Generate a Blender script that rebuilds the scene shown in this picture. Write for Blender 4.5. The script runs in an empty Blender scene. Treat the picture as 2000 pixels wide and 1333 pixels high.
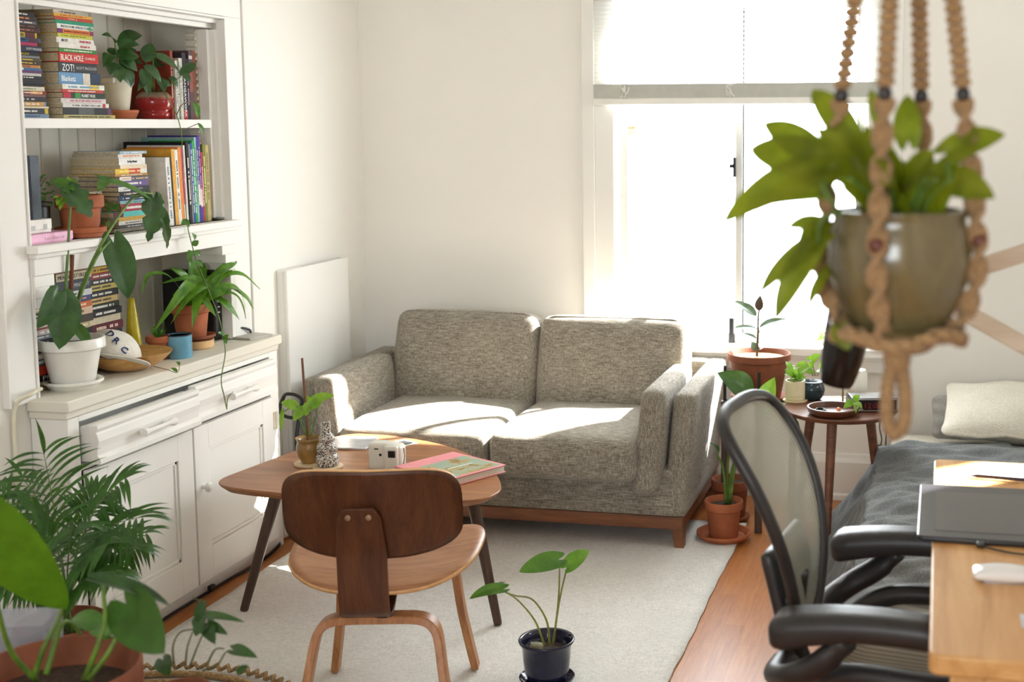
import bpy, math, random
from mathutils import Vector, Matrix
C = bpy.context.scene.collection
rnd = random.Random(11)
PI = math.pi
V = Vector

# ---------------------------------------------------------------- camera (35 mm frame cropped off-centre)
FPX, YAW, PITCH, ROLL, PCX, PCY = 2500.0, math.radians(11.58), math.radians(6.19), math.radians(-.11), 1327.0, 519.0
EYE = V((0, 0, 1.6))
_cy, _sy, _cp, _sp = math.cos(YAW), math.sin(YAW), math.cos(PITCH), math.sin(PITCH)
_f = V((-_sy*_cp, _cy*_cp, -_sp)); _r = V((_cy, _sy, 0)); _u = _r.cross(_f)
RIGHT = _r*math.cos(ROLL) + _u*math.sin(ROLL)
UP = -_r*math.sin(ROLL) + _u*math.cos(ROLL)
FWD = _f
cam_d = bpy.data.cameras.new('camera'); cam = bpy.data.objects.new('camera', cam_d); C.objects.link(cam)
m = Matrix((RIGHT, UP, -FWD)).transposed().to_4x4(); m.translation = EYE
cam.matrix_world = m
cam_d.sensor_width = 36; cam_d.lens = FPX*36/2000
cam_d.shift_x = (1000-PCX)/2000; cam_d.shift_y = (PCY-666.5)/2000
cam_d.clip_start = .05
cam_d.dof.use_dof = True; cam_d.dof.focus_distance = 4.1; cam_d.dof.aperture_fstop = 2.9
bpy.context.scene.camera = cam

def ray(x, y): return RIGHT*((x-PCX)/FPX) - UP*((y-PCY)/FPX) + FWD
def atx(x, y, X): d = ray(x, y); return EYE + d*((X-EYE.x)/d.x)
def aty(x, y, Y): d = ray(x, y); return EYE + d*((Y-EYE.y)/d.y)
def atz(x, y, Z): d = ray(x, y); return EYE + d*((Z-EYE.z)/d.z)

# ---------------------------------------------------------------- materials
def lin(c):
    return tuple(((v/255)/12.92 if v/255 <= .04045 else ((v/255+.055)/1.055)**2.4) for v in c) + (1,)
MATS = {}
class N:
    def __init__(s, name):
        s.m = bpy.data.materials.new(name); s.m.use_nodes = True
        s.t = s.m.node_tree; s.b = s.t.nodes['Principled BSDF']; s.out = s.t.nodes['Material Output']
    def n(s, typ, **k):
        x = s.t.nodes.new(typ)
        for a, v in k.items():
            if a.startswith('i_'):
                key = a[2:].replace('_', ' '); x.inputs[key].default_value = v
            else: setattr(x, a, v)
        return x
    def l(s, a, b): s.t.links.new(a, b)
    def coords(s, scale=(1, 1, 1), rot=(0, 0, 0), kind='Object'):
        tc = s.n('ShaderNodeTexCoord'); mp = s.n('ShaderNodeMapping')
        mp.inputs['Scale'].default_value = scale; mp.inputs['Rotation'].default_value = rot
        s.l(tc.outputs[kind], mp.inputs['Vector']); return mp.outputs['Vector']
    def noise(s, vec, scale, detail=3, rough=.5, dist=0):
        x = s.n('ShaderNodeTexNoise'); x.inputs['Scale'].default_value = scale; x.inputs['Detail'].default_value = detail
        x.inputs['Roughness'].default_value = rough; x.inputs['Distortion'].default_value = dist
        s.l(vec, x.inputs['Vector']); return x.outputs['Fac']
    def ramp(s, fac, stops):
        x = s.n('ShaderNodeValToRGB'); cr = x.color_ramp
        while len(cr.elements) < len(stops): cr.elements.new(.5)
        for e, (p, c) in zip(cr.elements, stops): e.position = p; e.color = lin(c)
        s.l(fac, x.inputs['Fac']); return x.outputs['Color']
    def mix(s, fac, a, b, mode='MIX'):
        x = s.n('ShaderNodeMix', data_type='RGBA', blend_type=mode)
        for sock, v in ((x.inputs[0], fac), (x.inputs[6], a), (x.inputs[7], b)):
            if hasattr(v, 'is_linked') or hasattr(v, 'links'): s.l(v, sock)
            elif isinstance(v, tuple): sock.default_value = lin(v)
            else: sock.default_value = v
        return x.outputs[2]
    def bump(s, h, strength=.2, dist=.002):
        x = s.n('ShaderNodeBump'); x.inputs['Strength'].default_value = strength; x.inputs['Distance'].default_value = dist
        s.l(h, x.inputs['Height']); s.l(x.outputs['Normal'], s.b.inputs['Normal'])
    def fin(s, col=None, rough=.5, metal=0, spec=.5, coat=0):
        if col is not None:
            if isinstance(col, tuple): s.b.inputs['Base Color'].default_value = lin(col)
            else: s.l(col, s.b.inputs['Base Color'])
        s.b.inputs['Roughness'].default_value = rough; s.b.inputs['Metallic'].default_value = metal
        s.b.inputs['Specular IOR Level'].default_value = spec; s.b.inputs['Coat Weight'].default_value = coat
        return s.m

def plain(name, c, rough=.5, metal=0, var=.06, spec=.5, bump=0, scale=30, coat=0):
    key = (name, c, rough)
    if key in MATS: return MATS[key]
    n = N(name); vec = n.coords(); f = n.noise(vec, scale, 4)
    lo = tuple(max(0, v*(1-var)) for v in c); hi = tuple(min(255, v*(1+var)) for v in c)
    col = n.ramp(f, [(.3, lo), (.7, hi)])
    if bump: n.bump(n.noise(vec, scale*6, 3), bump, .001)
    MATS[key] = n.fin(col, rough, metal, spec, coat); return MATS[key]

def wood(name, cols, axis='x', freq=14, stretch=14, rough=.42, bump=.06, coat=0):
    n = N(name); sc = {'x': (1, stretch, stretch), 'y': (stretch, 1, stretch), 'z': (stretch, stretch, 1)}[axis]
    vec = n.coords(sc); f = n.noise(vec, freq/stretch*1.6, 6, .62, .6)
    f2 = n.noise(n.coords(tuple(v*5 for v in sc)), freq/stretch*2.5, 3, .6)
    c1 = n.ramp(f, [(.28, cols[0]), (.5, cols[1]), (.72, cols[2])])
    col = n.mix(.22, c1, n.ramp(f2, [(.35, cols[0]), (.65, cols[2])]))
    n.bump(f2, bump, .0006)
    return n.fin(col, rough, coat=coat)

def wall_paint(name, c, strength=.25, scale=160):
    n = N(name); vec = n.coords()
    col = n.ramp(n.noise(vec, 1.3, 3), [(.3, tuple(int(v*.985) for v in c)), (.7, c)])
    n.bump(n.noise(vec, scale, 5, .6), strength, .0012)
    return n.fin(col, .75, spec=.25)

def leafmat(name, dark, light, trans=.35, rough=.38, vein=0):
    n = N(name); vec = n.coords()
    f = n.noise(vec, 22, 4, .6)
    col = n.ramp(f, [(.28, dark), (.72, light)])
    n.bump(n.noise(vec, 120, 3), .15, .001)
    n.fin(col, rough, spec=.45)
    tr = n.n('ShaderNodeBsdfTranslucent'); mx = n.n('ShaderNodeMixShader')
    bright = n.mix(1.0, col, (210, 225, 120), 'MULTIPLY')
    n.l(n.mix(.45, col, (150, 190, 40)), tr.inputs['Color'])
    mx.inputs[0].default_value = trans
    n.l(n.b.outputs[0], mx.inputs[1]); n.l(tr.outputs[0], mx.inputs[2]); n.l(mx.outputs[0], n.out.inputs['Surface'])
    return n.m

def weave(name, lo, mid, hi, s1, s2, rough=.9, bump=.35):
    n = N(name)
    a = n.noise(n.coords(s1), 1, 3, .55); b = n.noise(n.coords(s2), 1, 3, .55)
    big = n.noise(n.coords(), 9, 3)
    mx = n.n('ShaderNodeMath', operation='ADD'); n.l(a, mx.inputs[0]); n.l(b, mx.inputs[1])
    hf = n.n('ShaderNodeMath', operation='MULTIPLY'); n.l(mx.outputs[0], hf.inputs[0]); hf.inputs[1].default_value = .5
    col = n.ramp(hf.outputs[0], [(.36, lo), (.5, mid), (.63, hi)])
    col = n.mix(.12, col, n.ramp(big, [(.3, lo), (.7, hi)]))
    n.bump(hf.outputs[0], bump, .0012)
    n.fin(col, rough, spec=.15); n.b.inputs['Sheen Weight'].default_value = .15
    return n.m

WALL = wall_paint('wall_paint', (245, 242, 235), .3)
TRIM = wall_paint('trim_gloss_paint', (243, 241, 235), .12, 60)
NICHE = wall_paint('alcove_shaded_paint', (228, 224, 211), .12, 60)  # duller than the trim paint: shadow of the recess put into the colour
CEIL = wall_paint('ceiling_paint', (240, 236, 226))
WALNUT = wood('walnut_veneer', [(58, 31, 16), (84, 47, 25), (108, 64, 36)], 'z', 22, 16, .4)
WALNUT_T = wood('walnut_table', [(124, 76, 44), (158, 104, 64), (182, 126, 82)], 'x', 18, 16, .36)
WALNUT_S = wood('walnut_seat', [(132, 84, 52), (164, 112, 74), (186, 134, 94)], 'x', 20, 16, .4)
PLY = wood('ply_edge', [(196, 140, 86), (222, 172, 116), (238, 196, 146)], 'x', 60, 4, .45)
BENTPLY = wood('bent_ply', [(142, 88, 48), (176, 118, 70), (202, 146, 96)], 'z', 24, 16, .42)
DARKLEG = wood('dark_walnut_leg', [(48, 32, 22), (70, 48, 34), (92, 66, 48)], 'z', 20, 14, .4)
SOFALEG = wood('sofa_walnut', [(92, 52, 30), (122, 72, 44), (146, 92, 58)], 'x', 18, 14, .4)
SIDEWOOD = wood('side_table_walnut', [(82, 50, 34), (112, 70, 48), (140, 92, 66)], 'x', 18, 14, .4)
DESKWOOD = wood('pine_desk', [(196, 142, 82), (220, 170, 108), (236, 192, 134)], 'y', 10, 12, .45)
PALEWOOD = wood('pale_wood', [(206, 180, 140), (224, 202, 164), (236, 218, 184)], 'x', 18, 10, .5)
BOWLWOOD = wood('bowl_wood', [(176, 126, 64), (204, 154, 88), (222, 180, 116)], 'x', 26, 8, .35)
LAMPWOOD = wood('lamp_wood', [(196, 178, 152), (212, 196, 172), (224, 210, 190)], 'x', 18, 10, .5)
TRAYWOOD = wood('tray_wood', [(62, 34, 20), (90, 50, 30), (118, 70, 44)], 'x', 20, 8, .3)
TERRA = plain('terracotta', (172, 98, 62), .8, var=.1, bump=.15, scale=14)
TERRA_D = plain('terracotta_dark_shaded', (132, 74, 48), .8, var=.12, bump=.15, scale=14)  # darker copy of terracotta: shade on foreground and rubber-plant pots put into the colour
SOIL = plain('soil', (50, 38, 28), .95, var=.6, bump=.9, scale=90)
WHITECER = plain('white_ceramic', (238, 236, 228), .3, var=.01)
CREAMCER = plain('cream_ceramic', (232, 226, 202), .35, var=.02)
BLACKPL = plain('black_plastic', (22, 21, 22), .4, var=.1)
CHARPL = plain('charcoal_plastic', (44, 42, 42), .42, var=.08)
METAL = plain('brushed_metal', (190, 192, 196), .3, 1.0)
BLACKMETAL = plain('black_metal', (26, 24, 24), .45, .3)
PAGES = plain('book_pages', (196, 182, 150), .9, var=.1, scale=200)
SOFA = weave('sofa_tweed', (92, 85, 75), (140, 132, 118), (184, 177, 164), (28, 290, 290), (320, 320, 46))
SOFA_S = weave('sofa_tweed_side', (92, 85, 75), (140, 132, 118), (184, 177, 164), (290, 28, 290), (320, 320, 46))
BLANKET = weave('grey_jersey', (70, 73, 74), (104, 107, 107), (138, 141, 140), (120, 700, 700), (500, 120, 500), bump=.2)
PILLOW = weave('linen_pillow', (178, 172, 156), (206, 200, 184), (228, 224, 210), (90, 500, 500), (500, 500, 90), bump=.3)
PILLOW_D = weave('grey_pillow', (120, 116, 110), (146, 142, 136), (168, 164, 158), (90, 500, 500), (500, 500, 90), bump=.3)
RUG = weave('wool_rug', (198, 195, 188), (226, 223, 216), (242, 240, 235), (40, 420, 420), (420, 60, 420), bump=.5)
JUTE = weave('jute', (120, 92, 58), (178, 146, 102), (214, 184, 140), (300, 300, 300), (90, 90, 200), bump=.7)
ROPE = weave('macrame_cord', (112, 84, 54), (156, 122, 84), (190, 158, 118), (250, 250, 500), (500, 500, 250), bump=.6)

LEAF_DK = leafmat('leaf_dark', (26, 58, 28), (62, 104, 52), .14, .32)
LEAF_MD = leafmat('leaf_mid', (44, 92, 30), (92, 142, 58), .25)
LEAF_LT = leafmat('leaf_light', (88, 140, 40), (150, 190, 70), .35)
LEAF_LIME = leafmat('leaf_lime', (92, 100, 6), (140, 146, 22), .5, .45)
LEAF_FERN = leafmat('leaf_fern', (52, 108, 28), (116, 166, 56), .3, .3)
LEAF_PALM = leafmat('leaf_palm', (22, 62, 22), (62, 112, 44), .2)
LEAF_FG = leafmat('leaf_foreground', (40, 84, 14), (72, 122, 26), .3, .4)
LEAF_FGD = leafmat('leaf_foreground_dark', (22, 62, 10), (44, 94, 20), .2, .4)
LEAF_RUB = leafmat('leaf_rubber', (58, 74, 60), (120, 136, 120), .05, .22)
STEMM = plain('green_stem', (92, 122, 52), .5, var=.2)
STEMB = plain('brown_stem', (104, 84, 56), .7, var=.2)

# ---------------------------------------------------------------- objects
WM = {}
def thing(name, label, cat, loc=(0, 0, 0), rotz=0, group=None):
    o = bpy.data.objects.new(name, None); C.objects.link(o); o.empty_display_size = .05
    o.location = loc; o.rotation_euler = (0, 0, rotz); o['label'] = label; o['category'] = cat
    if group: o['group'] = group
    WM[o.name] = Matrix.Translation(V(loc)) @ Matrix.Rotation(rotz, 4, 'Z')
    return o
def tag(o, label, cat, group=None):
    o['label'] = label; o['category'] = cat
    if group: o['group'] = group
    return o

class MB:
    def __init__(s): s.v = []; s.f = []
    def add(s, vs, fs):
        k = len(s.v); s.v += [V(p) for p in vs]; s.f += [[i+k for i in f] for f in fs]
        return s
    def box(s, x0, x1, y0, y1, z0, z1, M=None):
        vs = [V((x, y, z)) for z in (z0, z1) for y in (y0, y1) for x in (x0, x1)]
        if M: vs = [M @ p for p in vs]
        return s.add(vs, [[0, 2, 3, 1], [4, 5, 7, 6], [0, 1, 5, 4], [2, 6, 7, 3], [0, 4, 6, 2], [1, 3, 7, 5]])
    def lathe(s, prof, c=(0, 0, 0), seg=40, M=None):
        vs = []; fs = []; n = len(prof); c = V(c)
        for (r, z) in prof:
            for k in range(seg):
                a = 2*PI*k/seg; p = V((r*math.cos(a), r*math.sin(a), z))
                vs.append((M @ p if M else p) + c)
        for i in range(n-1):
            for k in range(seg):
                k2 = (k+1) % seg
                fs.append([i*seg+k, i*seg+k2, (i+1)*seg+k2, (i+1)*seg+k])
        if prof[0][0] > 1e-6: fs.append([k for k in range(seg)][::-1])
        if prof[-1][0] > 1e-6: fs.append([(n-1)*seg+k for k in range(seg)])
        return s.add(vs, fs)
    def tube(s, pts, r, seg=8, caps=True, flat=1.0):
        pts = [V(p) for p in pts]; n = len(pts); rr = r if isinstance(r, (list, tuple)) else [r]*n
        vs = []; fs = []; prev = None
        for i, p in enumerate(pts):
            t = (pts[min(i+1, n-1)] - pts[max(i-1, 0)])
            t = t.normalized() if t.length > 1e-9 else V((0, 0, 1))
            if prev is None:
                h = V((0, 0, 1)) if abs(t.z) < .9 else V((1, 0, 0)); a = t.cross(h).normalized()
            else:
                a = prev - t*prev.dot(t); a = a.normalized() if a.length > 1e-6 else t.orthogonal().normalized()
            prev = a; b = t.cross(a)
            for k in range(seg):
                an = 2*PI*k/seg; vs.append(p + (a*math.cos(an) + b*math.sin(an)*flat)*rr[i])
        for i in range(n-1):
            for k in range(seg):
                k2 = (k+1) % seg; fs.append([i*seg+k, i*seg+k2, (i+1)*seg+k2, (i+1)*seg+k])
        if caps: fs.append(list(range(seg))[::-1]); fs.append([(n-1)*seg+k for k in range(seg)])
        return s.add(vs, fs)
    def prism(s, poly, z0, z1, M=None):
        n = len(poly); vs = [V((x, y, z0)) for x, y in poly] + [V((x, y, z1)) for x, y in poly]
        if M: vs = [M @ p for p in vs]
        fs = [list(range(n))[::-1], [n+i for i in range(n)]] + [[i, (i+1) % n, n+(i+1) % n, n+i] for i in range(n)]
        return s.add(vs, fs)
    def grid(s, fn, nu, nv):
        vs = [fn(i/nu, j/nv) for i in range(nu+1) for j in range(nv+1)]
        fs = [[i*(nv+1)+j, (i+1)*(nv+1)+j, (i+1)*(nv+1)+j+1, i*(nv+1)+j+1] for i in range(nu) for j in range(nv)]
        return s.add(vs, fs)
    def rbox(s, c, size, r, puff=(0, 0, 0), M=None, n=10, warp=None):
        """rounded, softly puffed block"""
        h = [v/2 for v in size]; c = V(c); r = min(r, min(h)*.999)
        ts = [math.sin(PI/2*(-1+2*i/n)) for i in range(n+1)]
        for ax in range(3):
            for sg in (-1, 1):
                a1, a2 = (ax+1) % 3, (ax+2) % 3; vs = []
                for i in range(n+1):
                    for j in range(n+1):
                        u = [0, 0, 0]; u[ax] = sg; u[a1] = ts[i]; u[a2] = ts[j]
                        p = V([u[k]*h[k] for k in range(3)])
                        core = V([max(-(h[k]-r), min(h[k]-r, p[k])) for k in range(3)])
                        d = p - core; q = core + (d.normalized()*r if d.length > 1e-9 else d)
                        for k in range(3):
                            w = 1
                            for k2 in range(3):
                                if k2 != k: w *= (1 - (q[k2]/h[k2])**2 if abs(q[k2]) < h[k2] else 0)
                            q[k] += puff[k]*w*(q[k]/h[k])
                        if warp: q = warp(q)
                        vs.append((M @ q if M else q) + c)
                fs = []
                for i in range(n):
                    for j in range(n):
                        a = [i*(n+1)+j, (i+1)*(n+1)+j, (i+1)*(n+1)+j+1, i*(n+1)+j+1]
                        fs.append(a if sg > 0 else a[::-1])
                s.add(vs, fs)
        s.weld = True
        return s
    def leaf(s, base, tip, width, up=(0, 0, 1), shape='heart', fold=.22, arch=.12, n=12, m=4, wave=0, lobes=0, twist=0):
        base, tip = V(base), V(tip); ax = tip-base; L = ax.length
        up = V(up); side = ax.cross(up)
        side = side.normalized() if side.length > 1e-6 else ax.orthogonal().normalized()
        nrm = side.cross(ax).normalized(); vs = []; fs = []
        ph = rnd.random()*6
        for i in range(n+1):
            q = i/n
            if shape == 'heart': w = ((q+.12)**.42*(1-q)**.75)/.70
            elif shape == 'ovate': w = math.sin(PI*min(1, q**.75))**.85
            elif shape == 'strap': w = min(1, .35+q*2.2)*(1-q**5)
            else: w = math.sin(PI*q**.85)**1.0
            w = max(w, .012)*width/2
            cen = base + ax*q + nrm*(arch*L*(4*q*(1-q)) - arch*L*.6*q*q)
            sd = side if not twist else (Matrix.Rotation(twist*q, 3, ax.normalized()) @ side)
            nn = sd.cross(ax).normalized()
            for j in range(-m, m+1):
                v = j/m; ww = w
                if lobes and abs(v) > .45:
                    ph2 = (q*lobes) % 1.0
                    ww *= 1 - .42*max(0, 1-abs(ph2-.5)*5)*min(1, q*4)
                p = cen + sd*(v*ww) + nn*(fold*abs(v)*ww - .25*fold*v*v*ww)
                if shape == 'heart': p = p - ax*(.21*math.sin(PI*min(1, abs(v)*.93))**.7*max(0, 1-q*2.4)**1.3)
                if wave: p = p + nn*(wave*L*math.sin(q*9+ph+v*1.5)*abs(v))
                vs.append(p)
        k = 2*m+1
        for i in range(n):
            for j in range(k-1): fs.append([i*k+j, (i+1)*k+j, (i+1)*k+j+1, i*k+j+1])
        return s.add(vs, fs)
    def build(s, name, mat, parent=None, smooth=40, bevel=0, seg=2, kind=None, mods=None, world=True):
        me = bpy.data.meshes.new(name); me.from_pydata([tuple(p) for p in s.v], [], s.f)
        if getattr(s, 'weld', False):
            import bmesh
            bm = bmesh.new(); bm.from_mesh(me); bmesh.ops.remove_doubles(bm, verts=bm.verts, dist=1e-5); bm.to_mesh(me); bm.free()
        for x in (mat if isinstance(mat, (list, tuple)) else [mat]): me.materials.append(x)
        if smooth:
            me.polygons.foreach_set('use_smooth', [True]*len(me.polygons)); me.update()
            if smooth < 180: me.set_sharp_from_angle(angle=math.radians(smooth))
        o = bpy.data.objects.new(name, me); C.objects.link(o)
        if parent is not None:
            if world: me.transform(WM[parent.name].inverted())
            o.parent = parent; WM[o.name] = WM[parent.name]
        else:
            if kind is None and s.v:      # stand a lone mesh on an origin at its base
                xs = [p.x for p in s.v]; ys = [p.y for p in s.v]; zs = [p.z for p in s.v]
                c = V(((min(xs)+max(xs))/2, (min(ys)+max(ys))/2, min(zs)))
                me.transform(Matrix.Translation(-c)); o.location = c; WM[o.name] = Matrix.Translation(c)
            else: WM[o.name] = Matrix.Identity(4)
        if kind: o['kind'] = kind
        if bevel:
            b = o.modifiers.new('edge', 'BEVEL'); b.width = bevel; b.segments = seg; b.limit_method = 'ANGLE'; b.angle_limit = math.radians(35)
            b.harden_normals = False
        return o

def struct(name, mb, mat, **k): return mb.build(name, mat, None, kind='structure', **k)
def bez(p0, p1, p2, n=12, p3=None):
    p0, p1, p2 = V(p0), V(p1), V(p2); out = []
    for i in range(n+1):
        t = i/n
        if p3 is None: out.append(p0*(1-t)**2 + p1*2*t*(1-t) + p2*t*t)
        else: out.append(p0*(1-t)**3 + p1*3*t*(1-t)**2 + p2*3*t*t*(1-t) + V(p3)*t**3)
    return out
def smooth_path(pts, n=6):
    """Catmull-Rom through the points"""
    pts = [V(p) for p in pts]; P = [pts[0]*2-pts[1]] + pts + [pts[-1]*2-pts[-2]]; out = []
    for i in range(1, len(P)-2):
        for k in range(n):
            t = k/n; a, b, c, d = P[i-1], P[i], P[i+1], P[i+2]
            out.append(.5*((2*b) + (c-a)*t + (2*a-5*b+4*c-d)*t*t + (3*b-a-3*c+d)*t**3))
    return out + [pts[-1]]
def text(name, s, mat, parent, origin, ex, ey, size, width=None, extrude=.0004):
    """lettering lying on a surface: origin = left end of the baseline, ex/ey = reading and up directions (world)"""
    cu = bpy.data.curves.new(name, 'FONT'); cu.body = s; cu.size = size; cu.extrude = extrude; cu.materials.append(mat); cu.resolution_u = 2
    o = bpy.data.objects.new(name, cu); C.objects.link(o)
    ex, ey = V(ex).normalized(), V(ey).normalized(); ez = ex.cross(ey)
    sx = 1 if not width else width/(max(1, len(s))*size*.56)
    M = Matrix((ex*sx, ey, ez)).transposed().to_4x4(); M.translation = V(origin)
    o.parent = parent; o.matrix_local = WM[parent.name].inverted() @ M
    return o
def ink(c): return plain('ink', c, .6, var=.01)

def pot_profile(rt, rb, h, rim=.03, lip=.006, wall=.008, soil=.02):
    rs = rb + (rt-lip-rb)*(h-rim)/h
    return [(rb*.6, 0), (rb, 0), (rb+.002, .003), (rs, h-rim-.002), (rs+lip*.8, h-rim), (rt, h-rim+.004), (rt, h-.004), (rt-.003, h), (rt-wall+.002, h), (rt-wall, h-.003), (rs-wall, h-rim-.004), (rs-wall-.002, h-rim-.01)]
def make_pot(root, c, rt, rb, h, mat, rim=.03, soil_drop=.022, name='pot', soilmat=None):
    p = MB().lathe(pot_profile(rt, rb, h, rim), c, 48).build(name, mat, root)
    z = h-soil_drop; rs = rb + (rt-.006-rb)*z/h - .006
    sm = MB().lathe([(rs, z-.012), (rs, z), (rs*.6, z+.004), (0.0001, z+.006)], c, 32).build('soil', soilmat or SOIL, root)
    return p
def saucer(c, r, h, mat, label, cat='saucer', name='saucer', group=None):
    o = MB().lathe([(r*.55, 0), (r*.8, 0), (r*.97, h*.55), (r, h*.6), (r, h), (r-.006, h), (r*.82, .006), (.0001, .005)], c, 48).build(name, mat)
    return tag(o, label, cat, group)
# ================================================================ the room
XL, YB, XR, ZC, YF = -2.585, 5.42, 1.15, 2.6, -1.6
AY0, AY1, AZ0, AZ1, AX = 3.22, 4.30, .79, 2.0, -2.87      # alcove in the side wall
# floor: three-strip laminate running away from the camera
n = N('laminate_floor'); vec = n.coords((1, 1, 1), (0, 0, PI/2))
br = n.n('ShaderNodeTexBrick'); n.l(vec, br.inputs['Vector'])
br.offset = .37; br.inputs['Scale'].default_value = 1
br.inputs['Brick Width'].default_value = .42; br.inputs['Row Height'].default_value = .066; br.inputs['Mortar Size'].default_value = .0006
br.inputs['Color1'].default_value = lin((188, 120, 62)); br.inputs['Color2'].default_value = lin((160, 94, 44)); br.inputs['Mortar'].default_value = lin((120, 72, 36))
g = n.noise(n.coords((16, 1.2, 1)), 5, 6, .65, .5)
col = n.mix(.5, br.outputs['Color'], n.ramp(g, [(.3, (152, 88, 40)), (.5, (180, 114, 58)), (.7, (202, 138, 78))]))
FLOOR = n.fin(col, .34, spec=.5)
struct('floor', MB().box(-3.0, XR+.15, YF-.1, YB+.1, -.05, 0), FLOOR, smooth=0)
struct('ceiling', MB().box(-3.0, XR+.15, YF-.1, YB+.1, ZC, ZC+.05), CEIL, smooth=0)

# side wall with the alcove opening
w = MB()
w.box(XL-.02, XL, YF-.1, AY0, 0, ZC).box(XL-.02, XL, AY1, YB+.02, 0, ZC).box(XL-.02, XL, AY0, AY1, AZ1, ZC).box(XL-.02, XL, AY0, AY1, 0, AZ0)
struct('wall_left', w, WALL, smooth=0)
# back wall with the window opening
WX0, WX1, WZ0, WZ1 = -1.395, -.305, .66, 2.14
w = MB()
w.box(XL-.3, WX0, YB, YB+.08, 0, ZC).box(WX1, XR+.1, YB, YB+.08, 0, ZC).box(WX0, WX1, YB, YB+.08, 0, WZ0).box(WX0, WX1, YB, YB+.08, WZ1, ZC)
struct('wall_back', w, WALL, smooth=0)
# wall on the bed side outside the picture; its unseen high window is shaped to sun the desk
w = MB()
RY0, RY1, RZ0, RZ1 = 4.02, 4.31, 1.70, 2.2
w.box(XR, XR+.08, YF, RY0, 0, ZC).box(XR, XR+.08, RY1, YB+.1, 0, ZC).box(XR, XR+.08, RY0, RY1, 0, RZ0).box(XR, XR+.08, RY0, RY1, RZ1, ZC)
struct('wall_right', w, WALL, smooth=0)
# unseen wall behind the camera; opening added and sized to let in fill light
w = MB()
w.box(-3.0, -1.1, YF-.1, YF, 0, ZC).box(.1, XR+.1, YF-.1, YF, 0, ZC).box(-1.1, .1, YF-.1, YF, 2.1, ZC).box(-1.1, .1, YF-.1, YF, 0, 1.15)
struct('wall_front', w, WALL, smooth=0)

# baseboards
def board(p0, p1, h, t, ax):
    b = MB(); prof = [(0, 0), (t+.008, 0), (t+.008, .022), (t, .026), (t, h-.03), (t*.55, h-.012), (t*.4, h), (0, h)]
    return b, prof
def base_y(x0, x1):   # along the back wall
    b = MB(); pr = [(0, 0), (.026, 0), (.026, .022), (.018, .03), (.018, .165), (.010, .185), (.006, .2), (0, .2)]
    k = len(pr); vs = [V((x, YB-d, z)) for x in (x0, x1) for d, z in pr]
    return b.add(vs, [[i, (i+1) % k, k+(i+1) % k, k+i] for i in range(k)] + [list(range(k))[::-1], [k+i for i in range(k)]])
struct('baseboard_back', base_y(XL, XR), TRIM, smooth=0)
def base_x(y0, y1):
    b = MB(); pr = [(0, 0), (.026, 0), (.026, .022), (.018, .03), (.018, .165), (.010, .185), (.006, .2), (0, .2)]
    k = len(pr); vs = [V((XL+d, y, z)) for y in (y0, y1) for d, z in pr]
    return b.add(vs, [[i, k+i, k+(i+1) % k, (i+1) % k] for i in range(k)] + [list(range(k)), [k+i for i in range(k)][::-1]])
b = base_x(YF, 3.18); b2 = base_x(4.42, YB); b.add(b2.v, b2.f)
struct('baseboard_left', b, TRIM, smooth=0)

# alcove lining with beadboard back
b = MB(); nb = 12; yy0, yy1 = AY0-.02, AY1+.02
for i in range(nb):
    y0 = yy0+(yy1-yy0)*i/nb; y1 = yy0+(yy1-yy0)*(i+1)/nb
    pr = [(y0, 0), (y0+.004, -.006), (y0+.009, 0), (y0+.014, .002), (y1, .002)] if i else [(y0, 0), (y1, .002)]
    for (a, da), (c, dc) in zip(pr, pr[1:]):
        b.add([(AX+da, a, AZ0), (AX+dc, c, AZ0), (AX+dc, c, AZ1+.02), (AX+da, a, AZ1+.02)], [[0, 1, 2, 3]])
b.box(AX-.03, AX-.012, yy0-.02, yy1+.02, AZ0, AZ1+.02)
XI = XL-.004
b.box(AX-.02, XI, AY0-.03, AY0-.0005, AZ0, AZ1+.02).box(AX-.02, XI, AY1+.0005, AY1+.03, AZ0, AZ1+.02)
b.box(AX-.02, XI, AY0-.03, AY1+.03, AZ1+.0005, AZ1+.03)
struct('wall_alcove', b, NICHE, smooth=0)

# casing round the alcove
b = MB()
for y0, y1 in ((AY0-.115, AY0-.002), (AY1+.002, AY1+.115)):
    b.box(XL-.002, XL+.014, y0, y1, AZ0+.02, AZ1+.003)
b.box(XL-.002, XL+.0141, AY0-.115, AY1+.115, AZ1+.0031, AZ1+.115)
for y in (AY0-.123, AY1+.1155): b.box(XL-.002, XL+.022, y, y+.0075, AZ0+.02, AZ1+.117)
b.box(XL-.002, XL+.022, AY0-.123, AY1+.123, AZ1+.1155, AZ1+.124)
for y in (AY0-.0015, AY1-.0065): b.box(XL-.016, XL+.019, y, y+.008, AZ0+.021, AZ1-.007)
b.box(XL-.0161, XL+.0191, AY0-.0015, AY1+.0015, AZ1-.0065, AZ1+.0015)
# inner jamb steps
for y0, y1, x1 in ((AY1-.022, AY1-.0066, XL-.012), (AY1-.04, AY1-.0225, XL-.034)): b.box(x1-.05, x1, y0, y1, 1.27, AZ1-.045)
b.box(XL-.04, XL-.012, AY0+.001, AY1-.001, AZ1-.022, AZ1-.007).box(XL-.06, XL-.034, AY0+.001, AY1-.001, AZ1-.04, AZ1-.0225)
struct('trim_1', b, TRIM, smooth=0, bevel=.002)
# cable along the casing foot
o = MB().tube(smooth_path([atx(80, 760, -2.56), atx(62, 770, -2.53), (XL+.012, 3.125, .80), (XL+.012, 3.12, .6), (XL+.012, 3.12, .3), (XL+.034, 3.12, .05)]), .006).build('cable', CREAMCER)
tag(o, 'cream cable running down the wall beside the built-in cabinet', 'cable')

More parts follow.
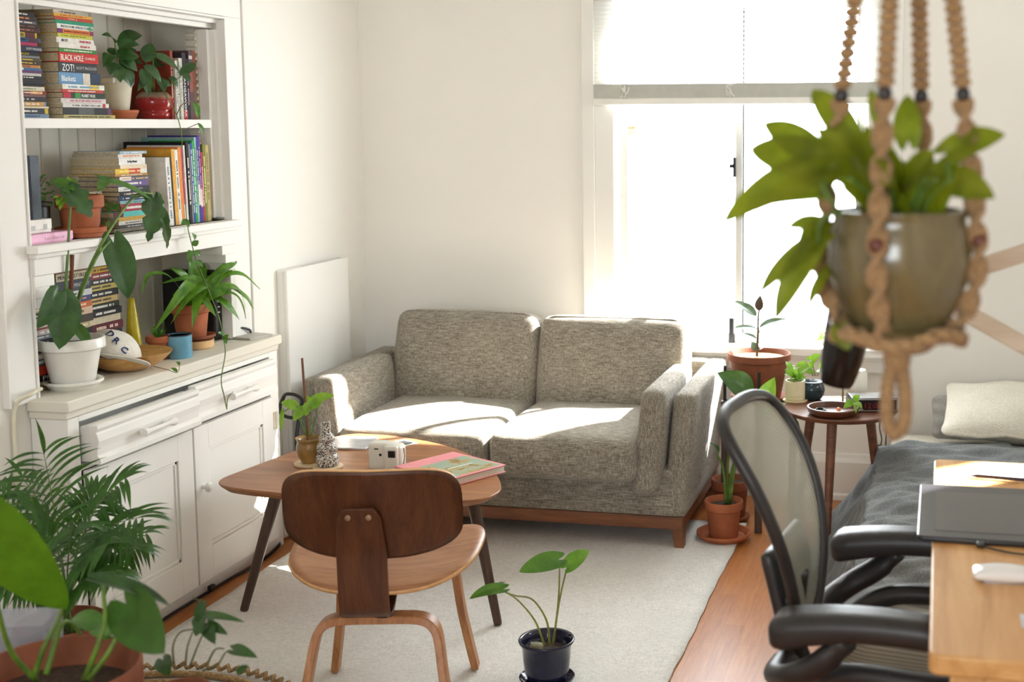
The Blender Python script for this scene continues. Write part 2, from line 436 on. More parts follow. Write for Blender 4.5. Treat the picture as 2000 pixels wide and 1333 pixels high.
# window: casing, sill, sliding frames, glass
b = MB()
for x0, x1, d in ((-1.535, -1.48, .032), (-1.48, -1.395, .022), (-.305, -.22, .022), (-.22, -.165, .032)):
    b.box(x0, x1, YB-d, YB, WZ0, 2.2295 if d > .03 else WZ1-.0004)
b.box(-1.535, -.165, YB-.032, YB, 2.23, 2.28).box(-1.4796, -.2204, YB-.022, YB, WZ1, 2.2296)
b.box(-1.40, WX0+.015, YB+.0004, YB+.07, WZ0, WZ1).box(WX1-.015, WX1+.005, YB+.0004, YB+.07, WZ0, WZ1)
struct('trim_2', b, TRIM, smooth=0, bevel=.003)
b = MB().box(-1.57, -.13, YB-.075, YB+.07, WZ0-.028, WZ0+.006).box(-1.52, -.18, YB-.03, YB, WZ0-.1, WZ0-.028).box(-1.53, -.17, YB-.04, YB, WZ0-.05, WZ0-.028)
struct('trim_3', b, TRIM, smooth=0, bevel=.004)
SASH = plain('sash_aluminium', (214, 214, 208), .4, .2, var=.01)
wf = MB(); fy0, fy1 = YB+.028, YB+.058
wf.box(WX0+.015, -1.345, fy0, fy1, WZ0, WZ1).box(-.355, WX1-.015, fy0, fy1, WZ0, WZ1)
wf.box(WX0+.001, WX1-.001, fy0+.0008, fy1-.0008, WZ0, WZ0+.045).box(WX0+.001, WX1-.001, fy0+.0008, fy1-.0008, WZ1-.045, WZ1-.0005)
wf.box(-.868, -.838, fy0-.01, fy1, WZ0, WZ1)
win = struct('window_1', wf, SASH, smooth=0, bevel=.002)
MB().box(-.838, -.832, fy0-.004, fy1-.01, WZ0+.04, WZ1-.04).build('window_seal', BLACKPL, win)
gl = N('window_glass'); tr = gl.n('ShaderNodeBsdfTransparent'); gy = gl.n('ShaderNodeBsdfGlossy'); gy.inputs['Roughness'].default_value = .02
mx = gl.n('ShaderNodeMixShader'); mx.inputs[0].default_value = .05
gl.l(tr.outputs[0], mx.inputs[1]); gl.l(gy.outputs[0], mx.inputs[2]); gl.l(mx.outputs[0], gl.out.inputs['Surface'])
GLASS = gl.m
MB().box(-1.345, -.868, YB+.042, YB+.046, WZ0+.045, WZ1-.045).build('glass_pane', GLASS, win)
MB().box(-.832, -.355, YB+.042, YB+.046, WZ0+.045, WZ1-.045).build('glass_pane', GLASS, win)
MB().box(-.876, -.866, fy0-.03, fy0-.006, 1.385, 1.47).box(-.892, -.870, fy0-.03, fy0-.016, 1.425, 1.44).build('latch', BLACKPL, win)
MB().box(-.892, -.872, fy0-.03, fy0-.004, .665, .775).build('latch', BLACKPL, win)
# warning sticker on the glass
STK = plain('sticker', (250, 234, 190), .6, var=.01)
p = aty(1226, 254, YB+.03)
wst = tag(MB().box(p.x-.034, p.x+.034, YB+.034, YB+.0418, p.z-.024, p.z+.024).build('sticker', STK), 'small cream warning sticker high on the window glass', 'sticker')
text('lettering', '\u25B2 WARNING', ink((214, 120, 60)), wst, (p.x-.03, YB+.0335, p.z+.006), (1, 0, 0), (0, 0, 1), .012, .058)

# venetian blind, half raised
root = thing('window_blind', 'white venetian blind half raised over the window', 'blind', (-.875, YB-.04, 1.70))
SLAT = N('blind_slat'); SLAT.fin((246, 246, 242), .5)
_t = SLAT.n('ShaderNodeBsdfTranslucent'); _t.inputs['Color'].default_value = lin((240, 240, 236)); _m = SLAT.n('ShaderNodeMixShader'); _m.inputs[0].default_value = .3
SLAT.l(SLAT.b.outputs[0], _m.inputs[1]); SLAT.l(_t.outputs[0], _m.inputs[2]); SLAT.l(_m.outputs[0], SLAT.out.inputs['Surface']); SLAT = SLAT.m
BX0, BX1, BYc = -1.475, -.235, YB-.045
b = MB(); z = 1.795
while z < 2.24:
    pts = [(-.0125, -.0022), (-.006, .0), (0, .0008), (.006, .0002), (.0125, -.0016)]
    for (d0, e0), (d1, e1) in zip(pts, pts[1:]):
        b.add([(BX0, BYc+d0, z+e0), (BX1, BYc+d0, z+e0), (BX1, BYc+d1, z+e1), (BX0, BYc+d1, z+e1)], [[0, 1, 2, 3]])
    z += .0195
b.build('slats', SLAT, root)
STACKM = plain('blind_stack_shaded', (196, 197, 188), .5, var=.02)  # greyer than the white slats: their backlit shade is put into the colour
b = MB()
for k in range(14): b.box(BX0, BX1, BYc-.0125+.0006*(k % 2), BYc+.0125, 1.7225+k*.0043, 1.7265+k*.0043)
b.build('gathered_slats', STACKM, root)
MB().box(BX0-.003, BX1+.003, BYc-.014, BYc+.014, 1.694, 1.722).build('bottom_rail', WHITECER, root, bevel=.003)
MB().box(BX0, BX1, BYc-.02, BYc+.02, 2.235, 2.275).build('head_rail', WHITECER, root, bevel=.003)
for x in (-1.335, -.88, -.42):
    b = MB().tube([(x, BYc-.0135, 1.72), (x, BYc-.0135, 2.24)], .0012, 6).tube([(x+.01, BYc+.0135, 1.72), (x+.01, BYc+.0135, 2.24)], .0012, 6)
    pts = [V((x+rnd.uniform(-.022, .022), BYc-.016-rnd.random()*.004, 1.725+rnd.random()*.055)) for _ in range(16)]
    b.tube(smooth_path(pts, 4), .0012, 5)
    b.build('ladder_cord', WHITECER, root)

# wall heater on the side wall
root = thing('wall_heater', 'flat white wall heater panel beside the corner behind the sofa arm', 'heater', (XL, 4.95, 0))
HY0, HY1, HZ = 4.63, 5.17, 1.035
b = MB().box(XL+.03, XL+.045, HY0, HY1, .1, HZ).box(XL, XL+.0299, HY0+.0004, HY0+.012, .1, HZ-.0005).box(XL, XL+.0299, HY1-.012, HY1-.0004, .1, HZ-.0005).box(XL, XL+.0298, HY0+.0125, HY0+.16, HZ-.012, HZ-.0005)
b.build('housing', TRIM, root, bevel=.004)
MB().box(XL, XL+.03, HY0+.15, HY1-.01, HZ-.03, HZ-.02).build('slot_shade', CHARPL, root)  # charcoal strip paints the darkness inside the open top slot
MB().box(XL, XL+.036, HY0+.02, HY1-.02, .1, .12).build('bracket', TRIM, root)

# ================================================================ light
sc = bpy.context.scene
sc.view_settings.view_transform = 'Standard'; sc.view_settings.look = 'None'; sc.view_settings.gamma = 1; sc.view_settings.use_curve_mapping = False
sc.view_settings.exposure = 1.07
wd = bpy.data.worlds.new('daylight'); sc.world = wd; wd.use_nodes = True
bg = wd.node_tree.nodes['Background']; bg.inputs['Color'].default_value = (.90, .96, 1.0, 1); bg.inputs['Strength'].default_value = 8.0
su = bpy.data.lights.new('sun', 'SUN'); su.energy = 26; su.angle = math.radians(1.2); su.color = (1, .98, .95)
so = bpy.data.objects.new('sun', su); C.objects.link(so); so.location = (3, 9, 6)
so.rotation_euler = V((1.12, 1.0, 1.25)).to_track_quat('Z', 'Y').to_euler()
def portal(name, loc, rot, sx, sy):
    l = bpy.data.lights.new(name, 'AREA'); l.shape = 'RECTANGLE'; l.size = sx; l.size_y = sy; l.cycles.is_portal = True
    o = bpy.data.objects.new(name, l); C.objects.link(o); o.location = loc; o.rotation_euler = rot
portal('window_portal', ((WX0+WX1)/2, YB+.1, (WZ0+WZ1)/2), (-PI/2, 0, 0), WX1-WX0, WZ1-WZ0)
portal('side_portal', (XR+.1, (RY0+RY1)/2, (RZ0+RZ1)/2), (0, PI/2, 0), RZ1-RZ0, RY1-RY0)
portal('fill_portal', (-.5, YF-.12, 1.625), (PI/2, 0, 0), 1.2, .95)  # portal at the added fill-light opening
# ================================================================ built-in cabinet under the alcove
CXF = -2.47      # face
root = thing('built_in_cabinet', 'white painted built-in cabinet with two drawers and two panelled doors', 'cabinet', (CXF, 3.79, 0))
b = MB().box(XL+.002, CXF, 3.20, 3.2495, .0, .7599).box(XL+.002, CXF, 4.3355, 4.395, .0, .7599).box(XL+.002, CXF, 3.2495, 4.3355, .0, .0449).box(XL+.002, CXF-.004, 3.2495, 4.3355, .5975, .6115).box(XL+.0021, XL+.01, 3.2495, 4.3355, .0449, .76)
b.box(CXF, CXF+.008, 3.2001, 3.25, .0451, .7598).box(CXF, CXF+.008, 4.335, 4.3949, .0451, .7598).box(XL+.002, CXF+.008, 3.2501, 4.3349, .743, .7602).box(CXF-.0039, CXF+.0079, 3.2501, 4.3349, .597, .612).box(CXF, CXF+.0081, 3.2, 4.395, .0, .045)
b.build('body', TRIM, root, smooth=0, bevel=.002)
def drawer(y0, y1, pull, sc_=.95):
    x = CXF+.004+pull
    pr = [(0, 0), (.034, 0), (.034, .016), (.024, .028), (.026, .05), (.031, .072), (.026, .094), (.022, .100), (.03, .112), (.028, .124), (0, .124)]
    z0 = .614; k = len(pr)
    vs = [V((x+d-.002, y, z0+z*sc_)) for y in (y0, y1) for d, z in pr]
    d = MB().add(vs, [[i, k+i, k+(i+1) % k, (i+1) % k] for i in range(k)] + [list(range(k)), [k+i for i in range(k)][::-1]])
    d.box(CXF-.004, x, y0+.004, y1-.004, .62, .725)
    o = d.build('drawer', TRIM, root, smooth=0, bevel=.0015)
    yc = (y0+y1)/2; h = MB(); zx = .668
    for s in (-.06, .06): h.tube([(x+.025, yc+s, zx), (x+.05, yc+s, zx)], [.007, .009], 10)
    h.tube([(x+.052, yc-.082, zx), (x+.052, yc-.075, zx), (x+.052, yc-.05, zx), (x+.052, yc+.05, zx), (x+.052, yc+.075, zx), (x+.052, yc+.082, zx)], [.013, .014, .007, .007, .014, .013], 12)
    h.build('handle', TRIM, o)
drawer(3.262, 3.79, .028)
drawer(3.80, 4.328, .008, 1.005)
def cabdoor(y0, y1, knob_y):
    x = CXF+.006; z0, z1 = .05, .594; f = .085
    d = MB().box(x, x+.02, y0, y0+f, z0, z1).box(x, x+.02, y1-f, y1, z0, z1).box(x, x+.02, y0+f, y1-f, z0, z0+f+.03).box(x, x+.02, y0+f, y1-f, z1-f, z1)
    d.box(x, x+.009, y0+f, y1-f, z0+f, z1-f)
    m0 = .012
    for a in ((y0+f, y0+f+m0, z0+f+.03, z1-f), (y1-f-m0, y1-f, z0+f+.03, z1-f), (y0+f, y1-f, z0+f+.03, z0+f+.03+m0), (y0+f, y1-f, z1-f-m0, z1-f)):
        d.box(x, x+.014, *a)
    o = d.build('door', TRIM, root, smooth=0, bevel=.0015)
    if knob_y:
        MB().lathe([(.008, 0), (.007, .012), (.016, .02), (.017, .028), (.012, .034), (.0001, .036)], (x+.02, knob_y, .385), 20, Matrix.Rotation(PI/2, 4, 'Y')).build('knob', TRIM, o)
    return o
cabdoor(3.258, 3.79, None)
d2 = cabdoor(3.80, 4.33, 3.835)
MB().box(CXF+.026, CXF+.029, 4.318, 4.345, .47, .535).tube([(CXF+.03, 4.332, .47), (CXF+.03, 4.332, .535)], .004, 8).build('hinge', plain('painted_hinge', (214, 205, 184), .5), d2)

o = MB()
o.box(AX+.006, XL+.001, AY0+.002, AY1-.002, .792, .817).box(XL+.001, -2.447, 3.185, 4.41, .783, .817).box(XL+.002, -2.459, 3.192, 4.403, .761, .783)
tag(o.build('worktop', wall_paint('worktop_paint', (230, 225, 211), .15, 50), smooth=0, bevel=.005, seg=3), 'worn white worktop of the built-in cabinet below the alcove shelves', 'worktop')

# power cords along the cabinet foot
for k, (dz, r) in enumerate(((0, .0036), (.009, .0024))):
    pts = [(-2.445+k*.004, y, .008+dz+.003*math.sin(y*9)) for y in (3.3, 3.5, 3.65, 3.85, 4.0)] + [(-2.43+k*.003, 4.15, .007+dz), (-2.46, 4.36, .007+dz), (-2.52, 4.46, .012+dz)]
    o = MB().tube(smooth_path(pts), r, 8).build('power_cable', BLACKPL)
    tag(o, ['black cord lying along the foot of the built-in cabinet', 'thinner black cord running just above another at the cabinet foot'][k], 'cord', 'cords along the cabinet foot')
o = MB().rbox((-2.438, 3.855, .022), (.016, .03, .022), .004, n=4).build('cord_clip', BLACKPL)
tag(o, 'small black clip holding the cords at the cabinet foot', 'clip')
o = MB().tube(smooth_path([V((-2.47+.045*math.cos(a), 4.50+.012*math.sin(3*a), .52+.05*math.sin(a))) for a in [i*PI/6 for i in range(13)]] + [V((-2.46, 4.52, .40)), V((-2.47, 4.53, .2)), V((-2.46, 4.5, .02))]), .007).build('cable_loop', BLACKPL)
tag(o, 'black cord looped beside the cabinet end and sofa arm', 'cord')
o = MB().rbox((-2.5, 4.50, .03), (.05, .14, .045), .008, n=6).build('power_strip', WHITECER)
tag(o, 'small white power strip on the floor by the cabinet end', 'power strip')

# shelves
SX0 = AX+.004
root = thing('alcove_shelf', 'upper white shelf in the alcove carrying tall book stacks', 'shelf', (-2.73, 3.76, 1.60), group='alcove shelves')
MB().box(SX0, -2.612, AY0+.002, AY1-.042, 1.599, 1.629).build('shelf_board', TRIM, root, bevel=.002)
MB().box(SX0, -2.635, AY1-.042, AY1-.002, 1.599, 1.629).build('end_block', TRIM, root)
b = MB()      # scalloped side rail
zz = 1.29; k = 0
while zz < 1.955:
    if not (1.59 < zz < 1.635): b.add([(-2.70, AY1-.04, zz), (-2.70, AY1-.055, zz+.004), (-2.70, AY1-.04, zz+.022), (-2.66, AY1-.04, zz), (-2.66, AY1-.055, zz+.004), (-2.66, AY1-.04, zz+.022)], [[0, 2, 1], [3, 4, 5], [0, 1, 4, 3], [1, 2, 5, 4]])
    zz += .024
b.box(-2.705, -2.655, AY1-.042, AY1-.004, 1.278, 1.599).box(-2.705, -2.655, AY1-.042, AY1-.004, 1.63, 1.955)
b.build('notched_rail', NICHE, root, smooth=0)
root = thing('alcove_shelf', 'lower white shelf in the alcove with moulded front edge and stepped bracket', 'shelf', (-2.73, 3.76, 1.2), group='alcove shelves')
MB().box(SX0, XL, AY0+.002, AY1-.002, 1.238, 1.262).box(XL-.05, -2.535, AY0-.012, AY1+.012, 1.238, 1.262).build('shelf_board', TRIM, root, bevel=.003)
MB().box(XL-.015, -2.548, AY0-.004, AY1+.004, 1.224, 1.238).box(XL-.02, -2.56, AY0+.002, AY1-.002, 1.172, 1.224).build('apron', TRIM, root, bevel=.003)
for ysgn, yw in ((1, AY1-.003), (-1, AY0+.003)):
    b = MB()
    for i, (z0, z1, wdt) in enumerate(((1.138, 1.172, .085), (1.106, 1.138, .065), (1.078, 1.106, .045))):
        ya, yb = (yw-wdt, yw) if ysgn > 0 else (yw, yw+wdt)
        b.box(-2.70, -2.562, ya, yb, z0, z1)
    ya, yb = (yw-.028, yw) if ysgn > 0 else (yw, yw+.028)
    if ysgn > 0: b.box(-2.62, -2.567, ya, yb, .82, 1.078)
    b.build('bracket', TRIM, root, smooth=0, bevel=.002)

# ================================================================ books
W_, K_ = (240, 236, 226), (36, 34, 36)
def cov(c): return plain('cover_%d_%d_%d' % c, tuple(int(v*.93) for v in c), .6, var=.05, scale=60, spec=.25)
def book(frame, L, T, D, c, label, group, title=None, tc=W_, marks=None, bands=(), hard=False, cat='book', inset=.004):
    """frame(l, t, d) -> world point; l along the spine, t through the thickness, d from the spine inwards"""
    base = frame(L/2, 0, D/2)
    o = thing('book', label, cat, base, 0, group)
    cm = cov(c); ct = .0022 if hard else .0011
    def blk(mb, l0, l1, t0, t1, d0, d1):
        return mb.add([frame(l, t, d) for d in (d0, d1) for t in (t0, t1) for l in (l0, l1)], [[0, 2, 3, 1], [4, 5, 7, 6], [0, 1, 5, 4], [2, 6, 7, 3], [0, 4, 6, 2], [1, 3, 7, 5]])
    b = MB(); blk(b, 0, L, 0, ct, 0, D); blk(b, 0, L, T-ct, T, 0, D); blk(b, 0, L, ct, T-ct, 0, ct*1.3)
    b.build('cover', cm, o, smooth=0)
    e = inset if hard else .0008
    b = MB(); blk(b, e, L-e, ct, T-ct, ct*1.3, D-e); b.build('page_block', PAGES, o, smooth=0)
    for (a0, a1, bc) in bands:
        b = MB(); blk(b, L*a0, L*a1, .0003, T-.0003, -.0004, .0006); b.build('spine_label', cov(bc), o, smooth=0)
    ex = (frame(1, 0, 0)-frame(0, 0, 0)); ey = (frame(0, 1, 0)-frame(0, 0, 0))
    if title:
        for (s, a0, a1, h, tcol) in title:
            sz = T*h*1.38; text('spine_lettering', s, ink(tcol), o, frame(L*a0, T*(.5-h*.5), -.0006), ex, ey, sz, L*(a1-a0))
    elif T > .0075 and marks is not False:
        b = MB(); p = L*rnd.uniform(.08, .2); end = L*rnd.uniform(.72, .92); h = T*rnd.uniform(.3, .42)
        while p < end:
            wl = rnd.uniform(.5, 1.0)*h*.8
            if rnd.random() < .84: blk(b, p, p+wl, T*.5-h*.5, T*.5+h*.5*rnd.uniform(.7, 1), -.0005, .0004)
            p += wl+h*.22
        b.build('spine_lettering', ink(tc), o, smooth=0)
    return o
def flat(X, Y0, Z0, ang=0):
    ca, sa = math.cos(ang), math.sin(ang)
    return lambda l, t, d: V((X - d*ca - l*sa, Y0 + l*ca - d*sa, Z0 + t))
def flatL(X, Y0, Z0): return flat(X, Y0, Z0)
def upright(X, Y0, Z0, tilt=0):
    ct, st = math.cos(tilt), math.sin(tilt)
    # l runs down the spine so lettering reads top to bottom
    return lambda l, t, d: V((X - d, Y0 + t*ct + (-l)*st, Z0 + (-l)*ct - t*st))
ORD = ['first', 'second', 'third', 'fourth', 'fifth', 'sixth', 'seventh', 'eighth', 'ninth', 'tenth', 'eleventh', 'twelfth', 'thirteenth', 'fourteenth', 'fifteenth', 'sixteenth', 'seventeenth', 'eighteenth', 'nineteenth', 'twentieth', 'twenty-first', 'twenty-second', 'twenty-third', 'twenty-fourth', 'twenty-fifth', 'twenty-sixth', 'twenty-seventh', 'twenty-eighth', 'twenty-ninth', 'thirtieth']
def stack(rows, X, Y0, z0, zpx, group, where, D=.165, spread=.004, h_total=None):
    """rows listed top to bottom: (weight, length, colour, words, dict)"""
    tot = sum(r[0] for r in rows); z = z0 + h_total; n = len(rows)
    for i, (wgt, L, c, words, kw) in enumerate(rows):
        T = h_total*wgt/tot; z -= T
        kw = dict(kw); off = kw.pop('off', rnd.uniform(-spread, spread)); dx = kw.pop('dx', rnd.uniform(-.006, .006)); DD = kw.pop('D', D*rnd.uniform(.92, 1.06)); ang = rnd.uniform(-.015, .015)
        place = 'topmost' if i == 0 else ('lowest' if i == n-1 else (ORD[i] + ' from top') if i <= n/2 else (ORD[n-1-i] + ' from bottom'))
        book(flat(X+dx, Y0+off, z, ang), L, T-.0004, DD, c, '%s, %s of the %s' % (words, place, where), group, **kw)

RED, ORG, YEL, GRN, TEAL, BLU, NAVY, PUR, PNK, CRM, WHT, BLK, GRY, BRN, MAR = (196, 44, 38), (232, 140, 60), (236, 196, 64), (70, 130, 66), (40, 150, 122), (60, 110, 170), (40, 50, 84), (98, 76, 140), (226, 96, 130), (228, 216, 184), (238, 235, 226), (38, 36, 38), (120, 120, 122), (112, 74, 50), (110, 36, 44)
T1 = 'upper stack beside flowerpot'
rows = [
 (30, .125, (226, 214, 196), 'thin cream paperback', dict(off=.0, tc=(90, 70, 60))),
 (26, .175, (236, 178, 66), 'orange-yellow paperback', dict(off=-.005, tc=(180, 80, 40))),
 (28, .178, (196, 74, 50), 'brick red paperback', dict(off=-.003, title=[('IVAN 2', .35, .6, .5, (250, 220, 190))])),
 (30, .178, (44, 152, 116), 'teal paperback', dict(off=.0, marks=False)),
 (42, .168, (236, 238, 232), 'white paperback with black letters', dict(off=.008, title=[('ROCOR MOCOR', .1, .76, .48, (30, 30, 30)), ('\u2663', .84, .92, .6, (40, 150, 90))])),
 (38, .166, (232, 132, 58), 'orange paperback with violet end', dict(off=.009, bands=((0, .14, (120, 50, 110)), (.9, 1, (150, 60, 100))), title=[('BABBLES WITH CAROLS', .18, .86, .4, (130, 40, 30))])),
 (34, .166, (206, 206, 70), 'lime yellow paperback', dict(off=.010, tc=(130, 130, 30))),
 (46, .178, (240, 236, 226), 'white paperback with red lettering', dict(off=.006, title=[('SIN CITY', .12, .32, .5, (80, 80, 84)), ('FRANK MILLER', .6, .92, .42, (200, 50, 70))])),
 (44, .178, (238, 232, 222), 'white paperback with red word', dict(off=.007, title=[('FRANK M.', .56, .84, .42, (190, 40, 50))])),
 (34, .178, (72, 132, 62), 'leaf green paperback', dict(off=.008, tc=(230, 235, 210))),
 (84, .185, (204, 48, 42), 'thick red book with white capitals', dict(off=.009, hard=True, title=[('BLACK HOLE', .03, .58, .62, (246, 240, 230)), ('CHARLES', .64, .9, .26, (250, 220, 210))])),
 (84, .185, (58, 60, 64), 'dark grey book with bold white title', dict(off=.010, title=[('ZOT!', .08, .38, .74, (240, 240, 240)), ('SCOTT McCLOUD', .44, .92, .3, (190, 190, 190))])),
 (100, .200, (112, 158, 196), 'thickest light blue book', dict(off=.011, bands=((.57, .74, (226, 216, 196)), (.75, 1, (44, 60, 84))), title=[('Blankets', .05, .5, .5, (245, 245, 245))])),
 (44, .200, (236, 236, 228), 'white paperback with yellow patch', dict(off=.014, bands=((.64, .87, (236, 200, 50)),), tc=(100, 150, 180))),
 (28, .200, (206, 70, 66), 'thin red paperback with white words', dict(off=.014)),
 (46, .200, (44, 62, 48), 'black and green paperback', dict(off=.015, bands=((0, .17, (190, 40, 60)), (.27, .4, (70, 150, 70))), title=[('PLANET HULK', .42, .74, .6, (240, 240, 235))])),
 (42, .218, (232, 220, 214), 'white paperback with pink lettering', dict(off=.016, tc=(210, 130, 140))),
 (38, .225, (226, 222, 216), 'off-white paperback with red emblem', dict(off=.016, bands=((.86, .92, (190, 60, 60)),), tc=(120, 110, 110))),
 (62, .236, (48, 48, 50), 'thick charcoal book', dict(off=.014, marks=False, bands=((.3, .62, (92, 92, 92)), (.9, .97, (110, 60, 90))))),
 (32, .252, (206, 192, 128), 'mottled yellow book', dict(off=.014, tc=(60, 60, 50), bands=((.88, 1, (220, 200, 110)),))),
]
stack(rows, -2.645, 3.480, 1.6295, 0, 'books in the wide stack on the upper shelf', T1, h_total=.330)
T2 = 'upper stack against jamb'
Y_ = (226, 190, 60)
rows = [
 (34, .165, BLK, 'black paperback with white lettering', {}), (38, .165, (50, 40, 40), 'black paperback with orange lettering', dict(tc=(226, 140, 80))),
 (36, .165, (96, 82, 90), 'mauve grey paperback', {}), (34, .17, (44, 36, 36), 'black and brown paperback', dict(tc=(150, 90, 60))),
 (36, .17, (80, 40, 34), 'dark red-brown paperback', dict(tc=(180, 110, 80))),
 (50, .17, Y_, 'yellow paperback with black letters', dict(title=[('MICHAEL ALLRED', .1, .66, .55, (30, 30, 30))], bands=((.7, .95, (110, 50, 50)),))),
 (40, .17, (46, 84, 130), 'blue paperback with dark letters', dict(title=[('MICHAEL ALLRED', .1, .66, .5, (20, 30, 50))], bands=((.7, .95, (80, 40, 50)),))),
 (34, .172, (214, 70, 110), 'bright pink paperback', dict(bands=((.3, .42, (240, 220, 220)),), marks=False)),
 (52, .172, (38, 40, 66), 'navy paperback with yellow word', dict(title=[('COMICS', .04, .3, .62, (240, 210, 60)), ('SCOTT McCLOUD', .6, .95, .4, (230, 230, 230))])),
 (36, .172, (40, 40, 46), 'black paperback with yellow name', dict(title=[('SCOTT McCLOUD', .35, .72, .55, (230, 200, 50))])),
 (22, .172, (130, 132, 134), 'thin grey paperback', {}),
 (28, .174, (84, 76, 40), 'olive paperback with yellow words', dict(tc=Y_)), (32, .174, (66, 58, 48), 'dark paperback with yellow words', dict(tc=Y_)),
 (28, .174, (226, 150, 70), 'orange paperback', dict(tc=(140, 80, 40))), (24, .174, (70, 110, 160), 'blue paperback with white flash', dict(bands=((.35, .55, W_),), marks=False)),
 (24, .174, (110, 66, 110), 'purple paperback', {}), (26, .178, WHT, 'white paperback', dict(marks=False)),
 (28, .178, BLK, 'black lettered paperback', {}), (22, .178, (48, 46, 48), 'slim black paperback', {}), (22, .178, BLK, 'slim black paperback with grey words', dict(tc=(180, 180, 180))), (24, .18, (44, 44, 46), 'black paperback with silver words', {}),
 (40, .182, (228, 222, 200), 'cream paperback with green lettering', dict(tc=(140, 160, 100))),
 (32, .184, (140, 50, 40), 'red-brown paperback', dict(bands=((.62, .9, (224, 150, 60)),))), (22, .184, (140, 100, 104), 'thin mauve paperback', {}),
 (42, .186, (52, 48, 50), 'thick black paperback', dict(tc=(190, 190, 190))), (44, .188, (120, 150, 190), 'blue and gold paperback', dict(bands=((.5, .95, (230, 170, 90)),), tc=W_)),
 (18, .19, CRM, 'thin cream paperback', {}), (50, .192, (66, 66, 74), 'charcoal book with yellow ends', dict(bands=((0, .16, (230, 200, 50)), (.92, 1, (220, 190, 60))))),
 (40, .2, (150, 176, 204), 'pale blue book', dict(tc=(80, 100, 140))),
]
stack(rows, -2.665, 3.262, 1.6295, 0, 'books in the stack by the jamb on the upper shelf', T2, D=.15, h_total=.312)

# upright books at the end of the upper shelf
def uprow(items, X, y, z0, group, where, tilt=0):
    n = len(items)
    for i, (T, H, c, words, kw) in enumerate(items):
        kw = dict(kw); D = kw.pop('D', .17); dx = kw.pop('dx', 0); tl = kw.pop('tilt', tilt)
        top = z0 + H*math.cos(tl) + T*math.sin(tl)*(1 if tl > 0 else 0)
        book(upright(X+dx, y + H*math.sin(tl), top, tl), H, T-.0005, D, c, '%s, %s' % (words, where), group, **kw)
        y += T
UPW = 'upright at upper shelf end'
uprow([
 (.016, .238, (150, 62, 44), 'tall red-brown book showing its cover', dict(D=.2, dx=-.004, tc=(220, 180, 150))),
 (.013, .205, (226, 222, 212), 'white-spined book next to the red-brown one', dict(dx=.004, tc=(120, 120, 120))),
 (.016, .20, (110, 124, 104), 'grey-green book', dict(dx=.002)),
 (.020, .215, (222, 216, 202), 'thick cream book', dict(tc=(140, 130, 120))),
 (.024, .235, (52, 46, 52), 'thick black book with white lettering and red foot', dict(bands=((.86, 1, (180, 40, 50)),), title=[('MANGAWORK', .3, .8, .5, (235, 235, 235))])),
 (.018, .215, (38, 34, 40), 'slim black book beside the red-footed one', dict(tc=(200, 160, 180))),
 (.022, .244, (96, 74, 76), 'tall picture-spined book with pale band', dict(bands=((.07, .12, (214, 206, 200)), (.3, .6, (150, 90, 80))), marks=False)),
 (.020, .246, (128, 66, 44), 'tall rust brown book', dict(marks=False, bands=((.55, .9, (110, 80, 60)),))),
], -2.642, 4.068, 1.6295, 'upright books on the upper shelf', UPW)

# lower shelf: flat stack and uprights
T3 = 'lower shelf flat stack'
rows = [
 (22, .145, (160, 186, 204), 'thin pale blue paperback', dict(off=.02, D=.17)), (30, .125, (238, 232, 222), 'white paperback with orange title', dict(off=.022, tc=(226, 130, 60), D=.17)),
 (54, .14, (242, 240, 236), 'white book with black title', dict(off=.018, D=.18, title=[('The Way of Maximal', .3, .74, .34, (40, 40, 40))])),
 (28, .14, (240, 220, 190), 'cream and orange paperback', dict(off=.022, D=.18, marks=False)),
 (40, .165, (236, 196, 54), 'tricolour paperback', dict(off=.0, bands=((.42, .78, (218, 80, 62)), (.79, 1, (240, 236, 230))), tc=(250, 230, 150))),
 (20, .175, (206, 150, 70), 'thin ochre paperback', dict(off=-.002)),
 (34, .165, (86, 96, 110), 'picture-spined grey paperback', dict(off=.006, bands=((0, .38, (236, 232, 226)),), tc=(210, 160, 120))),
 (44, .165, (122, 98, 156), 'violet paperback', dict(off=.006)),
 (38, .165, (54, 52, 56), 'black paperback with white label', dict(off=.006, bands=((0, .38, (238, 236, 230)),), tc=(120, 120, 120))),
 (36, .16, (48, 48, 62), 'dark navy paperback with fine lettering', dict(off=.008, tc=(220, 200, 190))),
 (34, .16, (62, 76, 118), 'navy blue paperback with white title', dict(off=.008)),
 (26, .155, (160, 204, 208), 'thin pale teal paperback', dict(off=.012, tc=(60, 120, 120))),
 (56, .16, (176, 40, 60), 'thick crimson book', dict(off=.008, hard=True)),
 (42, .19, (96, 200, 190), 'turquoise book with maroon end', dict(off=-.03, bands=((0, .26, (110, 30, 50)),), marks=False)),
 (34, .175, (228, 172, 66), 'golden yellow paperback', dict(off=.01, marks=False)),
 (30, .18, (226, 220, 208), 'cream paperback', dict(off=.008, tc=(110, 100, 90))),
 (24, .18, (70, 64, 60), 'slim dark paperback', dict(off=.006, tc=(190, 190, 180))),
 (30, .205, (150, 138, 120), 'grey-brown book', dict(off=-.02, marks=False)),
]
stack(rows, -2.60, 3.675, 1.2625, 0, 'books in the flat stack on the lower shelf', T3, D=.16, h_total=.262)
UPL = 'upright on the lower shelf'
